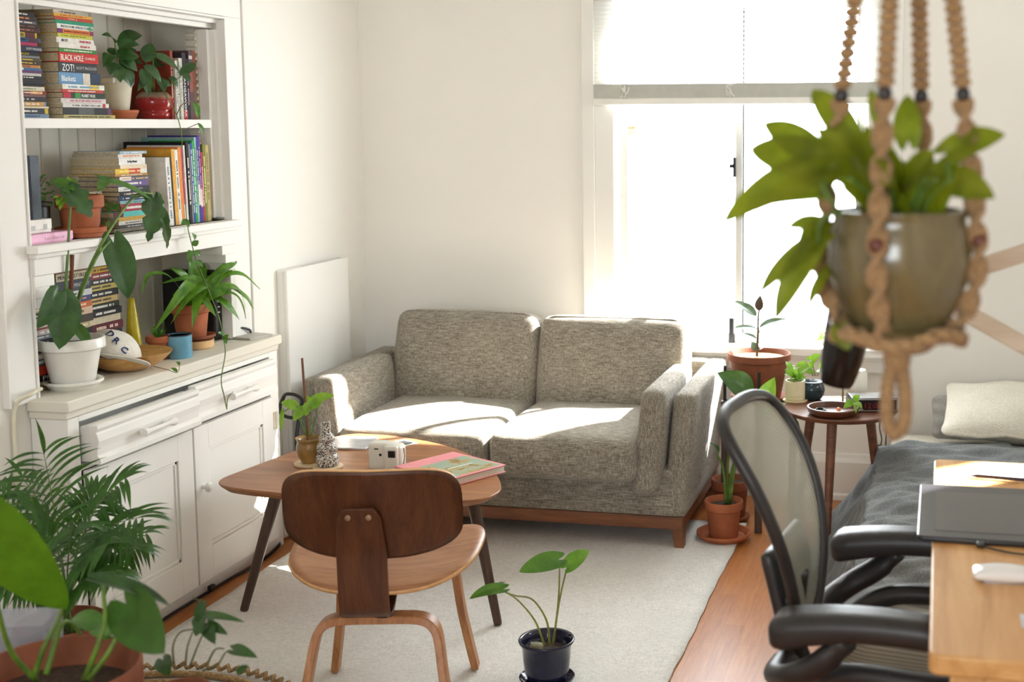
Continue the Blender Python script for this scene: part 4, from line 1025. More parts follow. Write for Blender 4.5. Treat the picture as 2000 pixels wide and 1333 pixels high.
for s in (-1, 1):
    MB().tube(smooth_path([oloc(-.272, s*.02, .52), oloc(-.262, s*.10, .575), oloc(-.25, s*.10, .64)]), .016, 8).build('back_yoke', CHARPL, root, smooth=180)
    # arm: post curves forward from the rear of the seat and carries a long pad
    b = MB().tube(smooth_path([oloc(-.255, s*.10, .50), oloc(-.245, s*.20, .515), oloc(-.20, s*.262, .545), oloc(-.14, s*.275, .585), oloc(-.09, s*.275, .635)]), [.030]*21 + [.026]*4, 12, flat=.75)
    b.build('arm_post', CHARPL, root, smooth=180)
    def aw(q): q.z -= .010*(q.x/.15)**2 + (.012 if q.z < 0 else 0)*max(0, -q.x/.15); q.y *= 1-.12*(q.x/.15); return q
    MB().rbox(oloc(-.075, s*.262, .664), (.335, .095, .056), .027, n=12, M=Matrix.Rotation(OR, 4, 'Z') @ Matrix.Rotation(math.radians(-4), 4, 'Y'), warp=aw).build('arm_pad', CHARPL, root, smooth=180)
# seat
def seath(u, v):
    x = -.20+.46*u; y = (-.245+.49*v)*(1-.12*(1-u)**2)
    z = .440 + .112*abs(2*v-1)**3 - .05*max(0, u-.7)**2*6 + .02*max(0, .15-u)*3
    return oloc(x, y, z)
def seatp(r, a):
    c, s_ = sup(a, 4.0); return seath(.5+.5*c*r, .5+.5*s_*r)
shell(MB(), seatp, 12, 64).build('seat_mesh', MESHM, root, smooth=180)
MB().tube([seatp(1, 2*PI*k/96) for k in range(97)], .023, 10, caps=False).build('seat_frame', CHARPL, root, smooth=180)
MB().rbox(oloc(0, 0, .385), (.30, .20, .06), .02, n=6, M=Matrix.Rotation(OR, 4, 'Z')).build('tilt_mechanism', BLACKPL, root, smooth=180)
MB().tube([oloc(0, 0, .38), oloc(0, 0, .20), oloc(0, 0, .19), oloc(0, 0, .10)], [.022, .022, .03, .035], 16).build('gas_column', BLACKPL, root)
for k in range(5):
    a = 2*PI*k/5+.3; d = V((math.cos(a), math.sin(a), 0)); c0 = OC
    MB().tube([c0+d*.02+V((0, 0, .115)), c0+d*.16+V((0, 0, .095)), c0+d*.29+V((0, 0, .07))], [.026, .022, .016], 10).build('base_spoke', CHARPL, root, smooth=180)
    cst = MB()
    for s in (-1, 1):
        t = V((-d.y, d.x, 0))*s*.012; c1 = c0+d*.295+V((0, 0, .0275))+t
        cst.lathe([(.0001, -.008), (.022, -.008), (.0275, -.004), (.0275, .004), (.022, .008), (.0001, .008)], c1, 20, Matrix.Rotation(a, 4, 'Z') @ Matrix.Rotation(PI/2, 4, 'X'))
    cst.tube([c0+d*.295+V((0, 0, .03)), c0+d*.295+V((0, 0, .075))], .007, 8)
    cst.build('caster', BLACKPL, root)

# ================================================================ round side table
root = thing('side_table', 'round walnut side table with splayed legs between sofa and bed', 'side table', (-.355, 4.745, 0))
sc_, STZ = V((-.355, 4.745, 0)), .55
MB().lathe([(.0001, STZ-.02), (.195, STZ-.02), (.207, STZ-.012), (.214, STZ-.004), (.213, STZ), (.0001, STZ)], sc_, 64).build('tabletop', SIDEWOOD, root, smooth=30)
for a in (math.radians(-100), math.radians(155), math.radians(35)):
    d = V((math.cos(a), math.sin(a), 0))
    MB().tube([sc_+d*.205+V((0, 0, 0)), sc_+d*.195+V((0, 0, .03)), sc_+d*.125+V((0, 0, STZ-.02))], [.011, .013, .019], 16).build('leg', SIDEWOOD, root)
# ================================================================ small things and plants
FACE = V((.25, -.75, .6))
def leaves(root, lst, mat, at, shape='heart', up=FACE, name='leaf', pxm=None, **kw):
    """lst rows: base px, tip px, width in m, depth of base, depth of tip"""
    for (bx, by, tx, ty, w, d0, d1) in lst:
        MB().leaf(at(bx, by, d0), at(tx, ty, d1), w, up, shape, **kw).build(name, mat, root, smooth=180)
def stems(root, lst, r, mat, at, name='stem'):
    for pts in lst:
        pp = smooth_path([at(*p) for p in pts], 6); n = len(pp)
        MB().tube(pp, [r*(1-.45*i/n) for i in range(n)], 7).build(name, mat, root, smooth=180)

# ---------- coffee table things
def tz(x, y): return atz(x, y, TZ)
c = tz(606, 908)
root = tag(MB().lathe([(.052, 0), (.055, .003), (.055, .008), (.0001, .009)], c, 36).build('coaster', PALEWOOD), 'round pale wooden coaster under the brown glazed pot', 'coaster')
POTB = plain('brown_glaze', (150, 116, 64), .28, var=.2, scale=18)
root = thing('potted_arrowhead_vine', 'arrowhead vine with brown stake in brown glazed pot on coffee table', 'potted plant', c+V((0, 0, .009)))
pc = c+V((0, 0, .009))
MB().lathe([(.026, 0), (.028, .002), (.040, .022), (.047, .05), (.044, .066), (.041, .071), (.043, .077), (.048, .088), (.045, .089), (.039, .075), (.036, .066)], pc, 40).build('pot', POTB, root, smooth=180)
MB().lathe([(.036, .06), (.02, .066), (.0001, .067)], pc, 20).build('soil', SOIL, root)
MB().tube([pc+V((-.004, 0, .06)), aty(590, 700, pc.y+.01)], .0042, 8).build('stake', plain('rust_stake', (118, 72, 44), .7), root)
yv = pc.y
at = lambda x, y, d=0: aty(x, y, yv+d)
stems(root, [[(600, 852), (590, 820), (578, 795)], [(603, 852), (608, 815), (604, 790)], [(606, 852), (617, 815), (622, 786)], [(602, 852), (598, 825), (594, 800)], [(598, 852), (575, 800), (552, 805)]], .0022, STEMM, at)
leaves(root, [(578, 795, 549, 786, .05, 0, -.02), (594, 800, 572, 822, .05, 0, -.03), (604, 790, 597, 812, .045, .0, -.04), (612, 784, 652, 772, .05, 0, .02), (622, 784, 606, 800, .05, 0, -.02), (552, 805, 549, 842, .02, 0, -.01), (604, 792, 600, 772, .03, .02, .03)], LEAF_LT, at, fold=.3, arch=.12)
c = tz(640, 914)
tag(MB().lathe([(.050, 0), (.052, .003), (.052, .007), (.0001, .008)], c, 36).build('coaster', PALEWOOD), 'round pale wooden coaster under the speckled bottle vase', 'coaster')
SPK = N('speckled_glaze'); v_ = SPK.coords(); f_ = SPK.noise(v_, 190, 2, .5)
f2_ = SPK.n('ShaderNodeTexVoronoi'); f2_.inputs['Scale'].default_value = 150; SPK.l(v_, f2_.inputs['Vector'])
SPK = SPK.fin(SPK.ramp(SPK.noise(v_, 230, 1, .4, 1.0), [(.47, (40, 32, 30)), (.52, (226, 218, 206))]), .35)
o = MB().lathe([(.033, 0), (.037, .003), (.0385, .012), (.0385, .030), (.036, .038), (.0305, .042), (.0305, .045), (.0345, .051), (.0355, .062), (.0325, .074), (.025, .081), (.0245, .084), (.028, .090), (.0275, .100), (.021, .109), (.0145, .115), (.0135, .121), (.0135, .150), (.0148, .154), (.011, .154), (.0105, .14), (.0001, .12)], c+V((0, 0, .008)), 40).build('bottle_vase', SPK, smooth=180)
tag(o, 'tiered bottle vase with black and white speckles on the coffee table', 'vase')
root = thing('tablet', 'thin silver tablet lying face down on the coffee table', 'tablet', tz(687, 868), math.radians(10))
M = WM[root.name]
b = MB().prism(rrect(-.078, .078, -.088, .088, .012), 0, .008, M); b.build('shell', plain('tablet_silver', (206, 208, 214), .3, .4), root, bevel=.002)
p0, p1, p2 = tz(758, 868), tz(776, 873.5), tz(812, 864)
root = thing('instant_photo', 'white-bordered instant photo on the far side of the coffee table', 'photo', tz(785, 867), math.radians(-28))
M = WM[root.name]
MB().box(-.043, .043, -.043, .043, 0.0002, .0012, M).build('print', plain('photo_white', (244, 242, 236), .4), root)
MB().box(-.031, .031, -.022, .034, .0012, .0016, M).build('picture', plain('photo_dark', (62, 62, 62), .25, var=.6, scale=60), root)
# instant camera
c = tz(757, 916); c.z = TZ
root = thing('instant_camera', 'chunky white instant camera standing on the coffee table', 'camera', c, math.radians(4))
M = WM[root.name]; CAMW = plain('camera_white', (228, 226, 214), .3, var=.01)
def cw(q): q.z += -.010*max(0, q.x/.058)*(1 if q.z > 0 else 0); return q
b = MB().rbox((0, 0, 0), (.118, .058, .096), .012, n=10, warp=cw); b.v = [M @ (p+V((0, 0, .048))) for p in b.v]; b.build('body', CAMW, root, smooth=180)
b = MB().rbox((0, 0, 0), (.05, .03, .088), .010, n=8); b.v = [M @ (p+V((.026, -.026, .045))) for p in b.v]; b.build('grip', CAMW, root, smooth=180)
MB().box(.018, .044, -.044, -.039, .050, .074, M).build('viewfinder', BLACKPL, root, bevel=.003)
MB().box(.024, .038, -.0448, -.0435, .055, .069, M).build('viewfinder_glass', plain('dark_glass', (20, 22, 26), .08), root)
b = MB().lathe([(.005, 0), (.005, .002), (.0001, .0025)], (0, 0, 0), 16, M.to_3x3().to_4x4() @ Matrix.Rotation(PI/2, 4, 'X')); b.v = [p+M @ V((-.013, -.0295, .056)) for p in b.v]; b.build('button', BLACKPL, root)
MB().box(-.034, -.020, -.031, -.0285, .074, .078, M).build('slot', CHARPL, root)
MB().tube([M @ V(p) for p in ((.06, 0, .075), (.066, -.01, .05), (.062, -.012, .02), (.058, -.01, .002))], .0016, 6).build('strap', CHARPL, root)
# pink art book
cs = [tz(800, 915), tz(868, 957), tz(962, 931), tz(890, 899)]
ctr = (cs[0]+cs[1]+cs[2]+cs[3])/4
root = thing('art_book', 'pink hardback art book with landscape picture on the coffee table', 'book', (ctr.x, ctr.y, TZ))
rot = math.atan2(cs[2].y-cs[1].y, cs[2].x-cs[1].x); M = Matrix.Translation((ctr.x, ctr.y, TZ)) @ Matrix.Rotation(rot, 4, 'Z')
Lb, Wb = .255, .275
PINK = plain('pink_cloth', (234, 150, 156), .5, var=.02)
MB().box(-Lb/2, Lb/2, -Wb/2, Wb/2, .0005, .004, M).box(-Lb/2, Lb/2, -Wb/2, Wb/2, .024, .0275, M).box(-Lb/2, -Lb/2+.004, -Wb/2, Wb/2, .002, .026, M).build('cover', PINK, root, bevel=.0012)
MB().box(-Lb/2+.004, Lb/2-.004, -Wb/2+.004, Wb/2-.004, .004, .024, M).build('page_block', plain('white_pages', (222, 212, 196), .9, var=.05, scale=200), root)
PIC = N('cover_picture'); v_ = PIC.coords(); PIC = PIC.fin(PIC.ramp(PIC.noise(v_, 26, 5, .65, .4), [(.3, (150, 176, 160)), (.5, (158, 180, 158)), (.56, (190, 160, 96)), (.66, (120, 96, 60)), (.74, (190, 196, 150))]), .35)
MB().box(-Lb/2+.045, Lb/2-.012, -Wb/2+.012, Wb/2-.075, .0275, .0279, M).build('cover_picture', PIC, root)
MB().box(-.04, .07, -.036, -.031, .0279, .0282, M).build('cover_lettering', ink((240, 238, 230)), root)

# ---------- worktop things
WT = .817
MONC = atz(144, 757, WT)
tag(MB().lathe([(.045, 0), (.066, .0), (.080, .016), (.085, .018), (.085, .026), (.078, .026), (.062, .006), (.0001, .005)], MONC, 48).build('saucer', WHITECER, smooth=40), 'wide white saucer under the white monstera pot', 'saucer')
pc = MONC+V((0, 0, .0055))
root = thing('potted_monstera', 'young monstera with split leaves in ribbed-rim white pot on the worktop', 'potted plant', pc)
make_pot(root, pc, .095, .058, .148, WHITECER, .034)
at = lambda x, y, X: atx(x, y, X)
sx = pc.x
stems(root, [[(137, 660, sx), (128, 590, sx+.01), (133, 480, sx+.02), (139, 372, sx+.03)], [(140, 655, sx), (160, 560, sx+.02), (205, 465, sx+.04), (262, 385, sx+.05), (300, 378, sx+.06)], [(142, 655, sx), (150, 600, sx+.02), (185, 510, sx+.04), (215, 470, sx+.05)], [(138, 650, sx), (125, 600, sx+.03), (112, 572, sx+.05)], [(141, 655, sx), (150, 640, sx+.03), (152, 640, sx+.05)]], .0056, STEMM, at)
MB().tube([atx(136, 650, sx), atx(141, 498, sx+.012)], .006, 8).build('stake', plain('bark_stake', (110, 62, 38), .8), root)
UPM = V((.55, -.5, .65))
leaves(root, [(136, 372, 180, 424, .105, sx+.03, sx+.08), (262, 385, 302, 388, .035, sx+.05, sx+.0)], LEAF_DK, at, up=UPM, arch=.06, fold=.12, lobes=3)
leaves(root, [(134, 370, 100, 347, .06, sx+.03, sx-.04), (205, 352, 302, 392, .032, sx+.02, sx+.07), (210, 350, 192, 372, .05, sx+.02, sx+.06)], LEAF_MD, at, up=UPM, arch=.08, fold=.15)
leaves(root, [(298, 390, 291, 470, .105, sx+.06, sx+.10), (305, 395, 330, 488, .055, sx+.06, sx+.05)], LEAF_DK, at, up=V((.75, -.5, .3)), arch=.10, fold=.18, lobes=3)
leaves(root, [(222, 475, 252, 583, .125, sx+.05, sx+.10)], LEAF_DK, at, up=V((.85, -.5, .15)), arch=.06, fold=.15)
leaves(root, [(112, 575, 75, 640, .085, sx+.05, sx+.06), (118, 582, 118, 680, .14, sx+.05, sx+.10), (128, 580, 148, 645, .075, sx+.05, sx+.09)], LEAF_DK, at, up=V((.8, -.5, .25)), arch=.10, fold=.16)
leaves(root, [(150, 640, 176, 677, .05, sx+.05, sx+.085)], LEAF_MD, at, up=V((.8, -.5, .3)), arch=.1)

# wooden bowl and cap
BC = atz(246, 722, WT); BC = V((-2.585, 3.665, WT))
root = tag(MB().lathe([(.0001, .0), (.045, .0), (.07, .006), (.105, .024), (.132, .05), (.138, .058), (.133, .059), (.10, .032), (.06, .012), (.0001, .008)], BC, 56).build('bowl', BOWLWOOD, smooth=60), 'shallow wide wooden bowl holding a cap on the worktop', 'bowl')
root = thing('baseball_cap', 'white baseball cap with blue letters resting in the wooden bowl', 'cap', BC+V((0, 0, .03)), math.radians(-40))
CAPM = plain('cap_cotton', (230, 226, 214), .85, var=.03, bump=.2, scale=60)
M = Matrix.Translation(BC+V((-.025, -.055, .04))) @ Matrix.Rotation(math.radians(-25), 4, 'Z') @ Matrix.Rotation(math.radians(-22), 4, 'X')
b = MB(); vs = []; fs = []
nr, ns = 10, 32
for i in range(nr+1):
    ph = PI/2*i/nr
    for k in range(ns):
        a = 2*PI*k/ns; r = .088*math.sin(ph)**.9; vs.append(M @ V((r*math.cos(a)*1.02, r*math.sin(a)*1.1, .098*math.cos(ph)+.004*math.sin(a*5)*math.sin(ph))))
for i in range(nr):
    for k in range(ns): fs.append([i*ns+k, (i+1)*ns+k, (i+1)*ns+(k+1) % ns, i*ns+(k+1) % ns])
b.add(vs, fs); o = b.build('crown', CAPM, root, smooth=180)
sd = o.modifiers.new('t', 'SOLIDIFY'); sd.thickness = .002
b = MB()
def brim(u, v):
    a = (-.5+u)*PI*.92; r0 = .09; x = (r0+(.072)*v*math.cos(a)**.7)*math.cos(a)*1.02; y = (r0+.01*v)*math.sin(a)*1.1
    return M @ V((x, y, .004 + .028*(1-abs(u-.5)*2) **.6*0 - .028*(abs(u-.5)*2)**2*v + .014*v))
b.grid(brim, 24, 8); o = b.build('brim', [CAPM, plain('brim_underside', (120, 92, 72), .85)], root, smooth=180)
sd = o.modifiers.new('t', 'SOLIDIFY'); sd.thickness = .003; sd.material_offset = 1; sd.offset = -1
BLUE = ink((44, 62, 120))
for s, az, hz in (('D', -50, .079), ('R', -27, .062), ('C', -8, .040)):
    a = math.radians(az); ph = math.acos(min(.99, hz/.098)); r = .088*math.sin(ph)**.9+.0025
    nrm = V((math.cos(a), math.sin(a), .75)).normalized(); ex = V((-math.sin(a), math.cos(a), -.55)).normalized(); ey = nrm.cross(ex).normalized(); ex = ey.cross(nrm)
    R3 = M.to_3x3(); pos = M @ V((r*math.cos(a)*1.02, r*math.sin(a)*1.1, hz))
    text('lettering', s, BLUE, root, pos-(R3 @ ex)*.012-(R3 @ ey)*.012, R3 @ ex, R3 @ ey, .034, extrude=.002)

# yellow horn
p = V((-2.70, 3.865, WT))
root = thing('bottle_vase', 'tall tapering yellow vase in front of the niche book stacks', 'vase', p)
YL = plain('yellow_glaze', (206, 186, 30), .3, var=.06)
MB().lathe([(.0001, 0), (.030, 0), (.031, .004), (.028, .04), (.022, .09), (.016, .15), (.011, .19), (.009, .205), (.007, .205), (.0001, .19)], p, 32).build('body', YL, root, smooth=180)
MB().tube([p+V((.02, .02, .012)), p+V((.034, .034, .016)), p+V((.036, .036, .03))], .007, 8).build('handle', YL, root, smooth=180)
# little succulent
p = atz(312, 713, WT); p = V((-2.60, 3.855, WT))
tag(MB().lathe([(.020, 0), (.030, .002), (.036, .010), (.036, .018), (.032, .018), (.027, .005), (.0001, .004)], p, 32).build('saucer', TERRA), 'tiny terracotta saucer between wooden bowl and blue mug', 'saucer')
pc = p+V((0, 0, .005)); root = thing('potted_succulent', 'tiny succulent in small terracotta pot between bowl and blue mug', 'potted plant', pc)
make_pot(root, pc, .040, .026, .075, TERRA, .022, .012)
b = MB()
for k in range(14):
    a = k*2.4; r = .012+.016*(k % 3)/2; h = .03+.022*((k*7) % 5)/5
    q = pc+V((.004*math.cos(a), .004*math.sin(a), .068)); b.leaf(q, q+V((r*math.cos(a), r*math.sin(a), h)), .009, (math.cos(a), math.sin(a), .4), 'lance', fold=.1, n=6, m=2)
b.build('foliage', LEAF_MD, root, smooth=180)
# trailing sprig over the worktop edge
o = thing('plant_sprig', 'thin trailing sprig lying on the worktop below the blue mug', 'sprig', atz(325, 720, WT))
MB().tube(smooth_path([atz(300, 716, WT+.004), atz(325, 722, WT+.004), atz(346, 728, WT+.004), atz(351, 712, WT+.012)]), .0011, 6).build('stem', STEMB, o)
b = MB().leaf(atz(346, 728, WT+.006), atz(334, 718, WT+.02), .014, (.4, -.4, .8), 'ovate', n=6, m=2).leaf(atz(350, 715, WT+.012), atz(345, 706, WT+.02), .012, (.4, -.4, .8), 'ovate', n=6, m=2)
b.build('leaf', LEAF_MD, o, smooth=180)
# blue enamel mug
p = V((-2.545, 3.895, WT)); root = thing('enamel_mug', 'light blue enamel mug with dark rim on the worktop', 'mug', p)
MUG = plain('blue_enamel', (110, 168, 196), .25, var=.03)
MB().lathe([(.0001, 0), (.038, 0), (.0405, .004), (.041, .078), (.0385, .079), (.038, .008), (.0001, .006)], p, 44).build('cup', MUG, root, smooth=40)
MB().lathe([(.0385, .0775), (.042, .0775), (.0425, .0795), (.0415, .0815), (.0385, .0805), (.0385, .0775)], p, 44).build('rim', plain('enamel_rim', (40, 52, 66), .3), root, smooth=180)
MB().tube(smooth_path([p+V((-.03, .03, .065)), p+V((-.045, .05, .06)), p+V((-.045, .05, .03)), p+V((-.028, .03, .018))]), .0045, 8).build('handle', MUG, root, smooth=180)
# fern: pale dish, terracotta saucer, pot
p = V((-2.60, 4.08, WT))
tag(MB().lathe([(.0001, 0), (.055, 0), (.060, .004), (.062, .03), (.058, .031), (.052, .008), (.0001, .006)], p, 44).build('dish', plain('buff_dish', (218, 176, 126), .5), smooth=40), 'buff coloured dish beneath the fern saucer', 'dish')
tag(MB().lathe([(.045, .0), (.052, .001), (.064, .012), (.068, .013), (.068, .021), (.062, .021), (.05, .005), (.0001, .004)], p+V((0, 0, .0285)), 44).build('saucer', TERRA_D, smooth=40), 'terracotta saucer under the fern, stacked on the buff dish', 'saucer')
pc = p+V((-.01, -.01, .034)); root = thing('potted_fern', 'strap-leaved fern in weathered terracotta pot in front of the black router', 'potted plant', pc)
make_pot(root, pc, .070, .047, .128, TERRA, .032)
at = lambda x, y, X: atx(x, y, X); sx = pc.x
rb = (380, 598)
FT = [(463, 503, .034, .06, .2), (456, 520, .022, .08, .25), (488, 582, .036, .10, .42), (490, 602, .026, .12, .4), (466, 610, .03, .13, .4), (319, 612, .030, .08, .40), (344, 520, .03, .02, .15), (381, 616, .03, .11, .35), (424, 572, .036, .06, .3), (418, 604, .028, .10, .4), (330, 540, .03, .03, .25), (400, 510, .034, -.02, .1), (372, 500, .034, -.03, .08), (430, 530, .032, .0, .15), (352, 560, .036, .06, .3), (446, 560, .034, .07, .3), (388, 540, .04, .05, .2), (405, 545, .036, .06, .2), (350, 600, .034, .09, .35), (362, 535, .034, -.06, .2), (415, 520, .03, -.07, .15)]
for tx, ty, w, dx, ar in FT:
    w *= 1.3
    MB().leaf(atx(rb[0]+rnd.uniform(-10, 10), rb[1]+4, sx+rnd.uniform(-.015, .015)), atx(tx, ty, sx+dx), w, V((.5, -.35, .8)), 'strap', fold=.25, arch=ar, n=16, m=3, wave=.03, twist=rnd.uniform(-.3, .3)).build('leaf', LEAF_FERN, root, smooth=180)
for pts, wds in (([(385, 595, sx), (425, 545, sx+.05), (470, 535, sx+.09), (508, 566, sx+.11)], (.016, .02, .02, .004)), ([(372, 596, sx), (330, 540, sx+.02), (290, 538, sx+.03), (278, 572, sx+.05)], (.012, .014, .014, .003)), ([(390, 595, sx), (440, 560, sx+.06), (480, 580, sx+.1), (494, 604, sx+.11)], (.014, .02, .02, .004))):
    pp = smooth_path([atx(*q) for q in pts], 6); n_ = len(pp); b = MB(); vs = []
    for i, q in enumerate(pp):
        t = (pp[min(i+1, n_-1)]-pp[max(i-1, 0)]).normalized(); sd_ = t.cross(V((.5, -.4, .77))).normalized(); f_ = i/(n_-1)*3; a_ = min(2, int(f_)); w = wds[a_]+(wds[a_+1]-wds[a_])*(f_-a_)
        for j in (-2, -1, 0, 1, 2): vs.append(q+sd_*(w*.6*j/2)+V((.5, -.4, .77))*abs(j)*.001)
    b.add(vs, [[i*5+j, (i+1)*5+j, (i+1)*5+j+1, i*5+j+1] for i in range(n_-1) for j in range(4)]); b.build('leaf', LEAF_FERN, root, smooth=180)
# router
p = V((-2.72, 4.255, WT)); root = thing('router', 'black upright router with white icons at the end of the worktop niche', 'router', p, math.radians(-4))
M = WM[root.name]
b = MB().rbox((0, 0, 0), (.225, .052, .255), .012, n=8); b.v = [M @ (q+V((0, 0, .132))) for q in b.v]; b.build('case', BLACKPL, root, smooth=180)
b = MB().box(-.10, .105, -.033, .033, 0, .01, M); b.build('base', BLACKPL, root, bevel=.003)
b = MB()
for k, zz in enumerate((.225, .205, .185, .165, .145, .125, .105, .03)):
    b.box(.1128, .1136, -.009+.002*(k % 2), .006, zz-.0025, zz+.0025, M)
b.build('icons', ink((230, 230, 230)), root)
o = MB().tube(smooth_path([V((-2.60, 4.28, WT+.03)), V((-2.575, 4.33, WT+.034)), V((-2.56, 4.37, WT+.022)), V((-2.565, 4.39, WT+.006))]), .0045, 8).build('power_cable', BLACKPL)
tag(o, 'short black cord bending from the router onto the worktop', 'cord')
root = thing('tablet', 'thin grey closed tablet at the far end of the worktop', 'tablet', V((-2.52, 4.325, WT)))
MB().prism([(-2.575, 4.27), (-2.49, 4.255), (-2.463, 4.37), (-2.545, 4.395)], WT, WT+.009).build('shell', plain('tablet_grey', (176, 172, 162), .4), root, bevel=.002)

# ---------- plants on the upper shelf
p = V((-2.73, 3.88, 1.6295))
root = tag(MB().lathe([(.05, 0), (.058, .002), (.066, .02), (.068, .022), (.068, .03), (.062, .03), (.052, .006), (.0001, .005)], p, 40).build('saucer', TERRA), 'terracotta saucer under the tall white flowerpot on the upper shelf', 'saucer')
pc = p+V((0, 0, .006)); root = thing('potted_peace_lily', 'glossy leafy plant in tall white flowerpot on the upper shelf', 'potted plant', pc)
MB().lathe([(.034, 0), (.036, .002), (.052, .112), (.054, .114), (.0545, .13), (.051, .131), (.048, .112)], pc, 40).build('pot', plain('white_glaze', (230, 222, 200), .2, var=.02), root)
MB().lathe([(.046, .115), (.02, .12), (.0001, .121)], pc, 20).build('soil', SOIL, root)
sx = pc.x
at = lambda x, y, d: atx(x, y, sx+d)
stems(root, [[(232, 145, 0), (228, 110, .02), (224, 84, .03)], [(234, 145, 0), (236, 112, .03), (232, 92, .05)], [(236, 145, 0), (250, 118, .03)], [(230, 145, 0), (214, 118, .03)], [(238, 145, 0), (246, 132, .05)]], .003, STEMM, at)
leaves(root, [(224, 84, 201, 66, .034, .03, .05), (230, 90, 279, 63, .052, .04, .03), (232, 94, 274, 84, .044, .06, .07), (228, 112, 273, 108, .062, .05, .09), (232, 116, 270, 138, .056, .06, .10), (216, 106, 203, 128, .04, .03, .06), (222, 108, 214, 92, .036, .02, .0), (214, 120, 216, 145, .04, .05, .08), (226, 124, 258, 170, .05, .06, .10), (240, 132, 262, 168, .04, .07, .09), (220, 118, 204, 108, .04, .0, -.03), (238, 104, 262, 92, .05, -.02, -.03), (226, 130, 236, 160, .045, .07, .10), (248, 118, 280, 122, .05, .02, .03)], LEAF_DK, at, 'ovate', V((.6, -.45, .7)), fold=.22, arch=.12)
p = V((-2.705, 4.055, 1.6295)); root = thing('potted_pothos', 'trailing pothos in red and grey glazed pot on the upper shelf', 'potted plant', p)
RG = N('red_grey_glaze'); tc_ = RG.n('ShaderNodeTexCoord'); sp_ = RG.n('ShaderNodeSeparateXYZ'); RG.l(tc_.outputs['Object'], sp_.inputs[0])
ad = RG.n('ShaderNodeMath', operation='MULTIPLY_ADD'); RG.l(RG.noise(RG.coords(), 30, 3), ad.inputs[0]); ad.inputs[1].default_value = .02; RG.l(sp_.outputs['Z'], ad.inputs[2])
mr = RG.n('ShaderNodeMapRange'); mr.inputs['From Min'].default_value = 0; mr.inputs['From Max'].default_value = .12; RG.l(ad.outputs[0], mr.inputs['Value'])
RG = RG.fin(RG.ramp(mr.outputs[0], [(.2, (150, 34, 32)), (.66, (150, 32, 32)), (.74, (150, 126, 104)), (.95, (132, 110, 92))]), .15)
MB().lathe([(.046, 0), (.052, .004), (.055, .018), (.052, .026), (.050, .028), (.058, .036), (.064, .055), (.062, .075), (.054, .088), (.050, .090), (.048, .094), (.044, .094), (.044, .08)], p, 44).build('pot', RG, root, smooth=180)
MB().lathe([(.044, .082), (.02, .086), (.0001, .087)], p, 20).build('soil', SOIL, root)
sx = p.x
leaves(root, [(284, 122, 296, 83, .052, .05, .05), (298, 108, 355, 142, .05, .06, .09), (280, 128, 316, 160, .046, .06, .10), (276, 134, 291, 187, .04, .07, .10), (352, 148, 382, 118, .05, .07, .06), (356, 146, 374, 160, .036, .08, .10), (318, 158, 334, 168, .026, .07, .09), (300, 130, 330, 118, .05, .02, .0), (310, 150, 322, 180, .034, .07, .1), (290, 150, 270, 176, .03, .06, .09), (330, 150, 348, 170, .03, .06, .08)], LEAF_DK, at, 'ovate', V((.6, -.45, .7)), fold=.2, arch=.10)
stems(root, [[(300, 185, 0), (296, 150, .03), (286, 124, .05)], [(302, 185, 0), (300, 140, .04), (298, 110, .06)], [(304, 185, 0), (316, 172, .05), (335, 165, .07), (354, 148, .08)], [(300, 185, 0), (284, 160, .05), (278, 134, .07)]], .0022, STEMM, at)
# the long vine that hangs in front of the shelves
vine = [(304, 184, sx), (318, 178, sx+.06), (330, 198, -2.60), (345, 225, -2.575), (354, 258, -2.565), (356, 300, -2.555), (358, 345, -2.548), (362, 395, -2.54), (366, 440, -2.528), (374, 475, -2.525), (384, 510, -2.525), (398, 545, -2.52), (412, 580, -2.50), (426, 615, -2.47), (435, 655, -2.445), (440, 690, -2.43), (432, 742, -2.415), (438, 775, -2.41), (443, 800, -2.41)]
MB().tube(smooth_path([atx(*q) for q in vine], 5), .0019, 6).build('vine', STEMM, root, smooth=180)
MB().tube(smooth_path([atx(443, 800, -2.41), atx(445, 778, -2.41), atx(455, 766, -2.41)], 4), .0014, 6).tube(smooth_path([atx(345, 225, -2.575), atx(355, 205, -2.57), atx(372, 198, -2.57)], 4), .0016, 6).tube(smooth_path([atx(356, 255, -2.565), atx(372, 248, -2.56), atx(388, 241, -2.56)], 4), .0014, 6).build('side_shoot', STEMB, root, smooth=180)
at2 = lambda x, y, X: atx(x, y, X)
leaves(root, [(378, 198, 388, 232, .024, -2.57, -2.56), (386, 240, 399, 264, .016, -2.56, -2.55), (358, 428, 370, 444, .022, -2.53, -2.51), (362, 430, 354, 440, .016, -2.53, -2.52), (376, 480, 388, 470, .022, -2.525, -2.51), (380, 490, 392, 500, .02, -2.525, -2.51), (374, 490, 366, 508, .024, -2.525, -2.51), (384, 510, 372, 528, .024, -2.525, -2.51), (386, 508, 396, 522, .018, -2.525, -2.51), (380, 470, 376, 456, .02, -2.525, -2.515), (437, 660, 428, 650, .022, -2.44, -2.42), (438, 662, 446, 654, .018, -2.44, -2.42), (437, 660, 442, 672, .018, -2.44, -2.42)], LEAF_MD, at2, 'ovate', V((.7, -.5, .5)), n=8, m=3)

